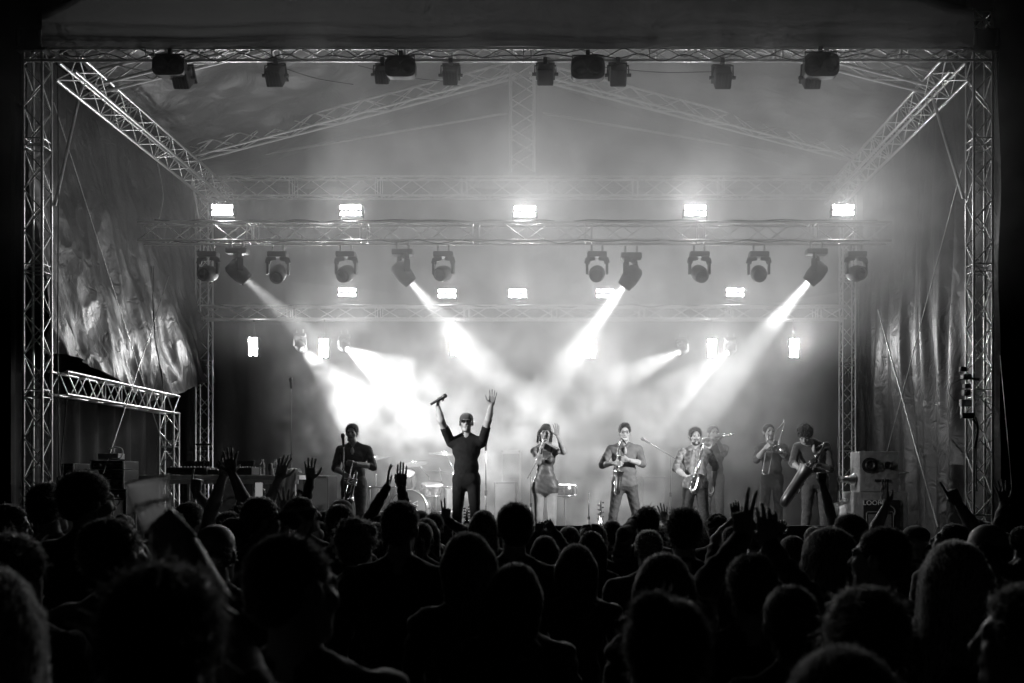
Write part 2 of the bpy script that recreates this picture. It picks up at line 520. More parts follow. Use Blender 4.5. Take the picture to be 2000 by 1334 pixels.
M_HEAD = mat('hazed_black_casing', 0.08, 0.5, var=0.3, scale=10)  # black casing lightened in its colour to suggest haze in front of it
def moving_head(top, d, label, lit=0.0, size=16.0, blend=0.4, sc=1.0, arm=0.30, group='moving head lamps'):
    """top: clamp point under the truss; d: where the head points."""
    root = empty('moving_head', top)
    tag(root, label, 'moving head', group)
    root.scale = (sc, sc, sc)
    d = Vector(d).normalized()
    bm = bmesh.new()
    box(bm, (0, 0, -0.10), (0.36, 0.22, 0.10), bevel=0.025)
    base = bm_obj('base', bm, M_BLACK, root)
    for s in (-1, 1):
        bm = bmesh.new()
        tube(bm, [(s * 0.1, 0, -0.05), (s * 0.1, 0, 0.03)], 0.02, 8)
        box(bm, (s * 0.1, 0, 0.05), (0.035, 0.06, 0.05), bevel=0.006)
        bm_obj('clamp', bm, M_ALUD, root)
    yaw = math.atan2(d.x, -d.y) if (abs(d.x) + abs(d.y)) > 0.05 else 0.0
    rz = Matrix.Rotation(yaw, 3, 'Z')
    c = Vector((0, 0, -0.15 - arm))
    for s in (-1, 1):
        bm = bmesh.new()
        pts = [(s * 0.05, 0, -0.155), (s * 0.165, 0, -0.175), (s * 0.185, 0, -0.25), (s * 0.185, 0, -0.15 - arm)]
        for a, b in zip(pts, pts[1:]):
            a, b = Vector(a), Vector(b)
            box(bm, rz @ ((a + b) / 2), (0.045, 0.10, (b - a).length + 0.03), rot=rz @ (b - a).to_track_quat('Z', 'Y').to_matrix() if abs((b-a).x) > 0.01 else rz, bevel=0.012)
        bm_obj('yoke_arm', bm, M_BLACK, root)
    rot = Matrix.Translation(c) @ d.to_track_quat('Z', 'Y').to_matrix().to_4x4()
    bm = bmesh.new()
    lathe(bm, [(0, -0.19), (0.09, -0.19), (0.135, -0.14), (0.15, -0.03), (0.15, 0.06), (0.135, 0.14), (0.12, 0.20), (0.105, 0.20), (0.10, 0.1)], 20, rot)
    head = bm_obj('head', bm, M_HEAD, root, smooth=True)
    bm = bmesh.new()
    if lit:
        # open barrel: the lamp burns deep inside in front of a bright reflector
        lathe(bm, [(0.07, -0.10), (0.05, -0.12), (0, -0.125)], 16, rot)
        bm_obj('lit_reflector', bm, E_LENS, head)
    else:
        lathe(bm, [(0.105, 0.198), (0.105, 0.175), (0.0, 0.185)], 20, rot)
        bm_obj('lens', bm, M_LENS, head, smooth=True)
    bm = bmesh.new()
    lathe(bm, [(0.122, 0.195), (0.128, 0.205), (0.108, 0.21), (0.104, 0.2)], 20, rot)
    bm_obj('bezel', bm, M_STEEL, head, smooth=True)
    if lit:
        spot(root, c - d * 0.07, d, lit, size, blend, 0.03)
    return root

# lit heads on the flown truss: (lens pixel, target pixel and depth)
def lit_head(px, py, Y, tx, ty, TY, energy, size, label, sc=0.78):
    a = P(px, py, Y); b = P(tx, ty, TY)
    d = (b - a).normalized()
    top = a - (Vector((0, 0, -0.45)) + d * 0.215) * sc
    return moving_head(top, d, label, energy, size, sc=sc)
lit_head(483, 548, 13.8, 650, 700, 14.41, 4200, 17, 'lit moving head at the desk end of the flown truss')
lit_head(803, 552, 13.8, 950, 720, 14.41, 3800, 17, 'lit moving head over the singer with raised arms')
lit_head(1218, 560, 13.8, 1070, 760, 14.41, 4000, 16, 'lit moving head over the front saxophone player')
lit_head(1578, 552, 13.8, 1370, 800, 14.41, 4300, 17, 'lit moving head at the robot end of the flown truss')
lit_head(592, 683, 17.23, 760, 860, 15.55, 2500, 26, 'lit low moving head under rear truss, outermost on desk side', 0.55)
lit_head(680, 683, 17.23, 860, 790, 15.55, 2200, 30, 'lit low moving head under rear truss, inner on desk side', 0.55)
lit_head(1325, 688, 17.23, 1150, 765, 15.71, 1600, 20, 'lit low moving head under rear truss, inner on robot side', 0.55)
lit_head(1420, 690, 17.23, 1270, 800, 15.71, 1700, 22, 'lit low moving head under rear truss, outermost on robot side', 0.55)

# ================================================================== bodies
# A body is one smooth surface grown round tapered limbs: a distance field sampled on a grid and meshed.
def V3(*a): return np.array(a, dtype=np.float64)

def cone(a, b, ra, rb, m, k=0.02):
    return ('c', np.array(a, float), np.array(b, float), ra, rb, m, k)
def ell(c, r, m, k=0.02, rot=None):
    return ('e', np.array(c, float), np.array(r, float), None if rot is None else np.array(rot, float), None, m, k)
def cut(p): return p[:6] + (-abs(p[6]),)     # the same shape, carved away

def prim_box(p):
    if p[0] == 'c':
        r = max(p[3], p[4])
        return np.minimum(p[1], p[2]) - r, np.maximum(p[1], p[2]) + r
    r = p[2] if p[3] is None else np.full(3, p[2].max())
    return p[1] - r, p[1] + r

def prim_dist(p, x, y, z):
    if p[0] == 'c':
        a, b, ra, rb = p[1], p[2], p[3], p[4]
        d = b - a
        L2 = max(1e-9, float(d @ d))
        px, py, pz = x - a[0], y - a[1], z - a[2]
        t = np.clip((px * d[0] + py * d[1] + pz * d[2]) / L2, 0, 1)
        return np.sqrt((px - t * d[0]) ** 2 + (py - t * d[1]) ** 2 + (pz - t * d[2]) ** 2) - (ra + (rb - ra) * t)
    c, r, rot = p[1], p[2], p[3]
    px, py, pz = x - c[0], y - c[1], z - c[2]
    if rot is not None:
        px, py, pz = (rot[0][0] * px + rot[1][0] * py + rot[2][0] * pz, rot[0][1] * px + rot[1][1] * py + rot[2][1] * pz, rot[0][2] * px + rot[1][2] * py + rot[2][2] * pz)
    k0 = np.sqrt((px / r[0]) ** 2 + (py / r[1]) ** 2 + (pz / r[2]) ** 2)
    k1 = np.sqrt((px / r[0] ** 2) ** 2 + (py / r[1] ** 2) ** 2 + (pz / r[2] ** 2) ** 2)
    return k0 * (k0 - 1.0) / np.maximum(k1, 1e-6)

def field_mesh(prims, h, wob=0.0, wobf=40.0, wobm=None):
    """Vertices, quads and material of each quad for the union of prims on a grid of step h."""
    bb = [prim_box(p) for p in prims if p[6] >= 0]
    lo = np.min([b[0] for b in bb], 0) - 3 * h - 0.01
    hi = np.max([b[1] for b in bb], 0) + 3 * h + 0.01
    n = np.ceil((hi - lo) / h).astype(int) + 1
    F = np.full(n, 1.0, np.float32)
    Mg = np.zeros(n, np.int8)
    ax = [lo[i] + h * np.arange(n[i]) for i in range(3)]
    for p in prims:
        k = p[6]
        a, b = prim_box(p)
        mg = abs(k) + 2.5 * h
        i0 = np.maximum(((a - mg - lo) / h).astype(int), 0)
        i1 = np.minimum(((b + mg - lo) / h).astype(int) + 2, n)
        if (i1 <= i0).any(): continue
        sl = tuple(slice(i0[i], i1[i]) for i in range(3))
        x = ax[0][sl[0]][:, None, None]; y = ax[1][sl[1]][None, :, None]; z = ax[2][sl[2]][None, None, :]
        d = prim_dist(p, x, y, z).astype(np.float32)
        f = F[sl]
        if k < 0:
            F[sl] = np.maximum(f, -d)
            continue
        near = d < f
        Mg[sl] = np.where(near, p[5], Mg[sl])
        k = max(k, 1e-4)
        hh = np.clip(0.5 + 0.5 * (f - d) / k, 0, 1)
        F[sl] = f + (d - f) * hh - k * hh * (1 - hh)
    S = F < 0
    act = np.zeros(n - 1, bool)
    c8 = [S[i:n[0] - 1 + i, j:n[1] - 1 + j, k:n[2] - 1 + k] for i in (0, 1) for j in (0, 1) for k in (0, 1)]
    s = sum(c.astype(np.int8) for c in c8)
    act = (s > 0) & (s < 8)
    idx = np.full(n - 1, -1, np.int64)
    cells = np.argwhere(act)
    idx[act] = np.arange(len(cells))
    pos = np.zeros((len(cells), 3)); cnt = np.zeros(len(cells))
    cx, cyy, cz = cells.T
    off = [(i, j, k) for i in (0, 1) for j in (0, 1) for k in (0, 1)]
    for a in off:
        for axn in range(3):
            if a[axn]: continue
            b = list(a); b[axn] = 1
            fa = F[cx + a[0], cyy + a[1], cz + a[2]]; fb = F[cx + b[0], cyy + b[1], cz + b[2]]
            cr = (fa < 0) != (fb < 0)
            t = np.where(cr, fa / np.where(cr, fa - fb, 1), 0)
            q = np.array(a, float)[None, :].repeat(len(cells), 0)
            q[:, axn] += t
            pos += q * cr[:, None]; cnt += cr
    verts = lo + h * (cells + pos / cnt[:, None])
    quads = []; mats = []
    for axn in range(3):
        sl0 = [slice(1, m - 1) for m in n]; sl0[axn] = slice(0, n[axn] - 1)
        sl1 = list(sl0); sl1[axn] = slice(1, n[axn])
        A = S[tuple(sl0)]; B = S[tuple(sl1)]
        e = np.argwhere(A != B)
        if not len(e): continue
        base = np.array([0 if i == axn else 1 for i in range(3)])
        g = e + base
        u, w = [i for i in range(3) if i != axn]
        du = np.zeros(3, int); du[u] = 1
        dw = np.zeros(3, int); dw[w] = 1
        q = [idx[tuple((g - o).T)] for o in (0 * du, du, du + dw, dw)]
        q = np.stack(q, 1)
        flip = A[tuple(e.T)]
        if axn == 1: flip = ~flip
        q[~flip] = q[~flip][:, ::-1]
        quads.append(q[:, ::-1])
        inside = np.where(A[tuple(e.T)][:, None], g, g + np.eye(3, dtype=int)[axn])
        mats.append(Mg[tuple(inside.T)])
    quads = np.concatenate(quads); mats = np.concatenate(mats)
    # one light smoothing pass
    nv = len(verts)
    acc = np.zeros((nv, 3)); c2 = np.zeros(nv)
    for i in range(4):
        a, b = quads[:, i], quads[:, (i + 1) % 4]
        for k in range(3):
            acc[:, k] += np.bincount(a, verts[b, k], nv) + np.bincount(b, verts[a, k], nv)
        c2 += np.bincount(a, minlength=nv) + np.bincount(b, minlength=nv)
    verts = verts * 0.55 + 0.45 * acc / np.maximum(c2, 1)[:, None]
    if wob:
        p = verts * wobf
        wv = np.sin(p[:, 0] + 1.7 * np.sin(p[:, 2] * 0.53)) * np.sin(p[:, 2] * 0.9 + 2.0 * np.sin(p[:, 1] * 0.6 + p[:, 0] * 0.4)) + 0.5 * np.sin(2.1 * p[:, 2] + 1.3 * p[:, 0] + 2 * np.sin(p[:, 1]))
        vm = np.zeros(nv, bool)
        for i in range(4): vm[quads[np.isin(mats, wobm), i]] = True
        fn = np.cross(verts[quads[:, 2]] - verts[quads[:, 0]], verts[quads[:, 3]] - verts[quads[:, 1]])
        vn = np.zeros((nv, 3))
        for i in range(4):
            for k in range(3): vn[:, k] += np.bincount(quads[:, i], fn[:, k], nv)
        vn /= np.maximum(np.linalg.norm(vn, axis=1), 1e-9)[:, None]
        verts = verts + vn * (wv * wob * vm)[:, None]
    return verts, quads, mats

def join_parts(parts):
    vs, qs, ms, o = [], [], [], 0
    for v, q, m in parts:
        vs.append(v); qs.append(q + o); ms.append(m); o += len(v)
    return np.concatenate(vs), np.concatenate(qs), np.concatenate(ms)

def to_mesh(name, part, mats):
    v, q, m = part
    me = bpy.data.meshes.new(name)
    me.vertices.add(len(v)); me.vertices.foreach_set('co', v.astype(np.float32).ravel())
    me.loops.add(q.size); me.loops.foreach_set('vertex_index', q.astype(np.int32).ravel())
    me.polygons.add(len(q)); me.polygons.foreach_set('loop_start', np.arange(0, q.size, 4, dtype=np.int32))
    for x in mats: me.materials.append(x)
    me.polygons.foreach_set('material_index', np.asarray(m, np.int32))
    me.polygons.foreach_set('use_smooth', np.ones(len(q), bool))
    me.update(calc_edges=True)
    me.validate()
    return me

SKIN, TOP, LEGS, SHOE, DARK, LIP, UNDER = range(7)

def frame(d, nrm):
    """Rows: finger direction, palm normal, thumb side."""
    d = np.array(d, float); d /= np.linalg.norm(d)
    nrm = np.array(nrm, float); nrm = nrm - d * (nrm @ d); nrm /= np.linalg.norm(nrm)
    return d, nrm, np.cross(d, nrm)

def hand(w, d, nrm, thumb, curl=(0.15,) * 4, spread=0.10, tcurl=0.3, tout=0.75, s=1.0):
    """A hand at wrist w: fingers along d, palm facing nrm, thumb = +1 or -1 for its side."""
    d, nrm, sd = frame(d, nrm)
    sd = sd * thumb
    w = np.array(w, float)
    P_ = []
    L = [(0.043, 0.026, 0.021), (0.048, 0.030, 0.022), (0.045, 0.028, 0.021), (0.034, 0.022, 0.019)]
    for i in range(4):
        o = (1.5 - i) * 0.0205 * s
        kn = w + d * (0.092 - 0.004 * abs(i - 1.2)) * s + sd * o
        P_.append(cone(w + d * 0.012 * s + sd * o * 0.75, kn, 0.0125 * s, 0.0108 * s, SKIN, 0.010 * s))
        a = spread * (1.5 - i)
        dd = d * math.cos(a) + sd * math.sin(a)
        c = curl[i]; p = kn; r = 0.0096 * s
        ang = 0.0
        for j, ln in enumerate(L[i]):
            ang += c * (0.9 if j == 0 else 1.0) * 1.05
            dr = dd * math.cos(ang) + nrm * math.sin(ang)
            q = p + dr * ln * s
            P_.append(cone(p, q, r, r * 0.9, SKIN, 0.003 * s))
            p = q; r *= 0.9
    b = w + d * 0.022 * s + sd * 0.022 * s + nrm * 0.006 * s
    t1 = b + (d * 0.55 + sd * tout + nrm * 0.25) * 0.046 * s
    t2 = t1 + (d * 0.85 + sd * (tout * 0.6 - tcurl) + nrm * (0.15 + tcurl)) * 0.034 * s
    t3 = t2 + (d * 0.95 + sd * (tout * 0.4 - 1.3 * tcurl) + nrm * (0.1 + tcurl)) * 0.026 * s
    P_ += [cone(b, t1, 0.0155 * s, 0.012 * s, SKIN, 0.008 * s), cone(t1, t2, 0.011 * s, 0.0098 * s, SKIN, 0.004 * s), cone(t2, t3, 0.0096 * s, 0.008 * s, SKIN, 0.003 * s)]
    P_.append(cone(w - d * 0.03 * s, w + d * 0.02 * s, 0.021 * s, 0.02 * s, SKIN, 0.012 * s))
    return P_

POSE = dict(
    open=dict(curl=(0.10, 0.05, 0.08, 0.14), spread=0.16, tout=0.85, tcurl=0.0),
    relaxed=dict(curl=(0.35, 0.4, 0.45, 0.5), spread=0.06, tcurl=0.2),
    flat=dict(curl=(0.05, 0.04, 0.05, 0.08), spread=0.03, tout=0.45, tcurl=0.1),
    grip=dict(curl=(1.05, 1.1, 1.15, 1.2), spread=0.02, tout=0.45, tcurl=0.75),
    fist=dict(curl=(1.35, 1.4, 1.4, 1.45), spread=0.0, tout=0.35, tcurl=0.85),
    keys=dict(curl=(0.7, 0.72, 0.75, 0.8), spread=0.08, tout=0.5, tcurl=0.4),
    point=dict(curl=(0.05, 1.35, 1.4, 1.4), spread=0.0, tout=0.35, tcurl=0.8),
    two=dict(curl=(0.06, 0.06, 1.35, 1.4), spread=0.16, tout=0.3, tcurl=0.9),
    horns=dict(curl=(0.05, 1.35, 1.4, 0.08), spread=0.05, tout=0.35, tcurl=0.85),
)

def head_prims(rot, c, fine=True, beard=False, s=1.0):
    """Face towards -y before rot."""
    Rm = np.array(rot, float); c = np.array(c, float)
    T = lambda x, y, z: c + Rm @ (np.array((x, y, z)) * s)
    E = lambda p, r, m, k=0.012: ell(T(*p), np.array(r) * s, m, k * s, Rm)
    C = lambda a, b, ra, rb, m, k=0.01: cone(T(*a), T(*b), ra * s, rb * s, m, k * s)
    o = [E((0, 0.018, 0.032), (0.074, 0.094, 0.084), SKIN, 0.03),
         E((0, -0.02, -0.035), (0.060, 0.070, 0.075), SKIN, 0.03),
         C((-0.028, -0.045, -0.088), (0.028, -0.045, -0.088), 0.026, 0.026, SKIN, 0.02),
         E((0, -0.072, -0.092), (0.02, 0.016, 0.016), SKIN, 0.02)]
    for e in (-1, 1):
        o.append(E((e * 0.077, 0.012, -0.008), (0.011, 0.022, 0.032), SKIN, 0.006))
    if fine:
        o += [C((-0.036, -0.074, 0.026), (0.036, -0.074, 0.026), 0.012, 0.012, SKIN, 0.015),
              C((0, -0.082, 0.018), (0, -0.104, -0.022), 0.008, 0.0125, SKIN, 0.010),
              C((-0.011, -0.094, -0.028), (0.011, -0.094, -0.028), 0.008, 0.008, SKIN, 0.006),
              E((-0.042, -0.060, -0.02), (0.022, 0.02, 0.02), SKIN, 0.02), E((0.042, -0.060, -0.02), (0.022, 0.02, 0.02), SKIN, 0.02),
              C((-0.02, -0.083, -0.056), (0.02, -0.083, -0.056), 0.0075, 0.0075, LIP, 0.006)]
        for e in (-1, 1):
            o.append(E((e * 0.031, -0.079, 0.010), (0.013, 0.009, 0.008), DARK, 0.003))
            o.append(C((e * 0.016, -0.086, 0.027), (e * 0.046, -0.078, 0.029), 0.005, 0.004, DARK, 0.003))
    if beard:
        o += [E((0, -0.035, -0.085), (0.058, 0.052, 0.045), DARK, 0.012), C((-0.05, -0.02, -0.05), (-0.064, 0.0, 0.0), 0.016, 0.010, DARK, 0.008),
              C((0.05, -0.02, -0.05), (0.064, 0.0, 0.0), 0.016, 0.010, DARK, 0.008), C((-0.024, -0.084, -0.043), (0.024, -0.084, -0.043), 0.008, 0.008, DARK, 0.005)]
    return o

def rotm(yaw=0.0, pitch=0.0, roll=0.0):
    """Yaw turns the face to the person's side, pitch > 0 looks down."""
    return np.array(Matrix.Rotation(yaw, 3, 'Z') @ Matrix.Rotation(pitch, 3, 'X') @ Matrix.Rotation(roll, 3, 'Y'))

def body_parts(sp, h=0.011, hh=0.005):
    """sp: g girth, w shoulder width factor, fem, arms = two dicts or None (viewer's left first when facing -y), sleeve 'short'/'long'/'none'/'roll', head (yaw, pitch, roll), lean (dx, dy)."""
    g = sp.get('g', 1.0); fem = sp.get('fem', False)
    sw = (0.155 if fem else 0.182) * sp.get('w', 1.0)
    lx, ly = sp.get('lean', (0.0, 0.0))
    hc = sp.get('hipcut', 0.0)
    tz = lambda x, y, z: V3(x + lx * max(0, z - 0.95) / 0.5, y + ly * max(0, z - 0.95) / 0.5, z)
    pr = []
    st = sp.get('stance', 0.11)
    leg_m = SKIN if sp.get('bare') else LEGS
    fy = sp.get('feet_y', (0.0, 0.0))
    for i, e in enumerate((-1, 1)):
        hip = V3(e * 0.085, 0.0, 0.92); knee = V3(e * (0.085 + (st - 0.085) * 0.55), -0.02 + fy[i] * 0.4, 0.50); ank = V3(e * st, 0.02 + fy[i], 0.085)
        lg = g * (0.92 if sp.get('bare') else 1.0)
        pr.append(cone(hip, knee, 0.088 * lg, 0.057 * lg, leg_m, 0.02))
        if sp.get('bare'):
            pr.append(cone(knee, knee * 0.6 + ank * 0.4, 0.052, 0.056, leg_m, 0.02)); pr.append(cone(knee * 0.6 + ank * 0.4, ank, 0.054, 0.033, leg_m, 0.02))
        else:
            pr.append(cone(knee, ank, 0.060 * lg, 0.052, leg_m, 0.02))
        pr.append(cone(ank + V3(0, 0.03, -0.045), ank + V3(e * 0.03, -0.16, -0.052), 0.040, 0.034, SHOE, 0.012))
    if fem:
        pr += [ell((0, 0.015, 0.95), (0.155 * g, 0.118 * g, 0.13), TOP if sp.get('bare') else LEGS, 0.03), ell(tz(0, 0, 1.12), (0.112 * g, 0.085 * g, 0.14), TOP, 0.05),
               ell(tz(0, 0.005, 1.30), (0.132 * g, 0.092 * g, 0.13), TOP, 0.05)]
        for e in (-1, 1): pr.append(ell(tz(e * 0.06, -0.075, 1.285), (0.056, 0.05, 0.055), TOP, 0.025))
        if sp.get('bare'):
            for zz, xx, rr in ((1.06, 0.035, 0.085), (1.01, 0.055, 0.094), (0.96, 0.070, 0.101), (0.92, 0.078, 0.103), (0.885, 0.080, 0.100)): pr.append(cone((-xx, 0.0, zz), (xx, 0.0, zz), rr, rr, TOP, 0.03))
    else:
        pr += [ell((0, 0.012, 0.93), (0.152 * g, 0.112 * g, 0.12), LEGS, 0.03), ell(tz(0, -0.01 * g, 1.10), (0.152 * g, 0.112 * g, 0.17), TOP, 0.05),
               ell(tz(0, 0.005, 1.30), (0.172 * g, 0.112 * g, 0.15), TOP, 0.05)]
        if sp.get('untuck', True):
            pr.append(cone((-0.06 * g, 0.002, 0.96), (0.06 * g, 0.002, 0.96), 0.112 * g, 0.112 * g, TOP, 0.02))
    chest_m = SKIN if sp.get('strap') else TOP
    pr.append(cone(tz(-sw + 0.04, 0.005, 1.395), tz(sw - 0.04, 0.005, 1.395), 0.066 * (0.85 if fem else 1), 0.066 * (0.85 if fem else 1), chest_m, 0.04))
    nb = tz(0, 0.012, 1.46); hd = sp.get('head', (0, 0, 0))
    hcn = tz(0, -0.012, 1.635) + V3(*sp.get('headoff', (0, 0, 0)))
    for e in (-1, 1):
        pr.append(cone(tz(e * sw * 0.8, 0.01, 1.425), tz(e * 0.03, 0.012, 1.475), 0.042, 0.05, chest_m, 0.03))
    if sp.get('strap'):
        for e in (-1, 1):
            pr.append(cone(tz(e * 0.075, -0.088, 1.33), tz(e * 0.09, -0.045, 1.45), 0.008, 0.008, TOP, 0.004)); pr.append(cone(tz(e * 0.09, -0.045, 1.45), tz(e * 0.08, 0.07, 1.40), 0.008, 0.008, TOP, 0.004))
    pr.append(cone(nb - V3(0, 0, 0.02), hcn + V3(0, 0.02, -0.05), 0.056 * (0.85 if fem else 1) * sp.get('neck', 1.0), 0.052 * (0.82 if fem else 1) * sp.get('neck', 1.0), SKIN, 0.015))
    if sp.get('collar'):
        for e in (-1, 1):
            pr.append(cone(tz(e * 0.01, -0.062, 1.44), tz(e * 0.062, -0.02, 1.487), 0.012, 0.014, TOP, 0.006)); pr.append(cone(tz(e * 0.062, -0.02, 1.487), tz(e * 0.02, 0.058, 1.51), 0.014, 0.014, TOP, 0.006))
        pr.append(cone(tz(-0.02, 0.058, 1.51), tz(0.02, 0.058, 1.51), 0.014, 0.014, TOP, 0.006))
        pr.append(ell(tz(0, -0.098, 1.385), (0.022, 0.025, 0.06), UNDER, 0.004))
    if sp.get('waistcoat'):
        for e in (-1, 1):
            pr.append(cone(tz(e * 0.05, -0.105, 1.42), tz(e * 0.075, -0.118 * g, 1.0), 0.03, 0.035, UNDER, 0.01))
    if sp.get('hood'):
        pr.append(ell(tz(0, 0.085, 1.46), (0.10, 0.06, 0.07), TOP, 0.03))
        if sp['hood'] == 'up':
            pr.append(ell(hcn + V3(0, 0.03, 0.02), (0.098, 0.115, 0.135), TOP, 0.03)); pr.append(cone(tz(0, 0.03, 1.46), hcn + V3(0, 0.03, -0.05), 0.10, 0.095, TOP, 0.03))
    hs = sp.get('hs', 1.0)
    headp = head_prims(rotm(*hd), hcn, sp.get('face', True), sp.get('beard', False), hs)
    fine = []
    sl = sp.get('sleeve', 'long')
    armp = []
    for i, e in enumerate((-1, 1)):
        sh = tz(e * sw, 0.01, 1.405)
        a = (sp.get('arms') or (None, None))[i]
        if a is None:
            a = dict(el=tz(e * (sw + 0.055 * g), 0.04, 1.12), wr=tz(e * (sw + 0.065 * g), -0.04, 0.88), d=(0, -0.1, -1), n=(-e, 0, 0), pose='relaxed')
        el = V3(*a['el']); wr = V3(*a['wr'])
        k = 0.9 if fem else 1.0
        k *= a.get('k', 1.0)
        if sl == 'none' :
            pr.append(ell(sh, (0.05, 0.05, 0.05), SKIN, 0.03))
            armp += [cone(sh, el, 0.047 * k, 0.038 * k, SKIN, 0.02), cone(el, el * 0.6 + wr * 0.4, 0.037 * k, 0.037 * k, SKIN, 0.02), cone(el * 0.6 + wr * 0.4, wr, 0.037 * k, 0.024 * k, SKIN, 0.015)]
        elif sl == 'long':
            pr.append(ell(sh, (0.062, 0.062, 0.062), TOP, 0.04))
            armp += [cone(sh, el, 0.060 * k, 0.049 * k, TOP, 0.02), cone(el, wr - (wr - el) * 0.06, 0.049 * k, 0.036 * k, TOP, 0.02), cone(el, wr, 0.03 * k, 0.025 * k, SKIN, 0.002)]
        else:
            t = {'short': 0.62, 'roll': 1.0}[sl]
            m_ = sh + (el - sh) * t
            pr.append(ell(sh, (0.060, 0.060, 0.060), TOP, 0.04))
            armp += [cone(sh, el, 0.049 * k, 0.041 * k, SKIN, 0.02), cone(el, el * 0.62 + wr * 0.38, 0.040 * k, 0.041 * k, SKIN, 0.02), cone(el * 0.62 + wr * 0.38, wr, 0.041 * k, 0.0255 * k, SKIN, 0.015),
                     cone(sh, m_, 0.060 * k, (0.055 if sl == 'short' else 0.058) * k, TOP, 0.004)]
            if sl == 'roll':
                armp += [cone(el, el + (wr - el) * 0.18, 0.056 * k, 0.05 * k, TOP, 0.004)]
        kw = dict(POSE[a.get('pose', 'relaxed')])
        kw.update(a.get('kw', {}))
        jr = random.Random(int(abs(wr[0] * 977 + wr[2] * 613) * 100))
        kw['curl'] = tuple(c + jr.uniform(-0.03, 0.16) for c in kw['curl']); kw['spread'] = kw.get('spread', 0.1) * jr.uniform(0.6, 1.2)
        fine.append(hand(wr, a['d'], a['n'], a.get('thumb', 1), s=a.get('s', 1.0) * (0.9 if fem else 1.0), **kw))
    parts = [field_mesh(pr, h, sp.get('wob', 0.0), 38.0, (TOP, LEGS)), field_mesh(headp, min(h * 0.75, 0.009))]
    parts.append(field_mesh(armp, min(h, 0.010), sp.get('wob', 0.0), 45.0, (TOP,)))
    for f in fine: parts.append(field_mesh(f, hh))
    return join_parts(parts), hcn, rotm(*hd)

# ------------------------------------------------------------------ hair
_hair = {}
def hair_mats(m):
    """Matted hair with a soft sheen, and loose strands that let light through."""
    v = m.node_tree.nodes['Principled BSDF'].inputs['Base Color'].default_value[0]
    r = mat(m.name + '_roots', v * 0.8, 0.7, spec=0.3, sheen=1.0)
    r.node_tree.nodes['Principled BSDF'].inputs['Sheen Roughness'].default_value = 0.35
    k = m.name + '_strands'
    if k not in MATS:
        s = mat(k, v * 1.5, 0.4, spec=0.5)
        n = s.node_tree.nodes; l = s.node_tree.links
        t = n.new('ShaderNodeBsdfTranslucent'); w = min(0.6, v * 2.0 + 0.08); t.inputs[0].default_value = (w, w, w, 1)
        a = n.new('ShaderNodeAddShader'); l.new(n['Principled BSDF'].outputs[0], a.inputs[0]); l.new(t.outputs[0], a.inputs[1]); l.new(a.outputs[0], n['Material Output'].inputs[0])
    return [r, MATS[k]]
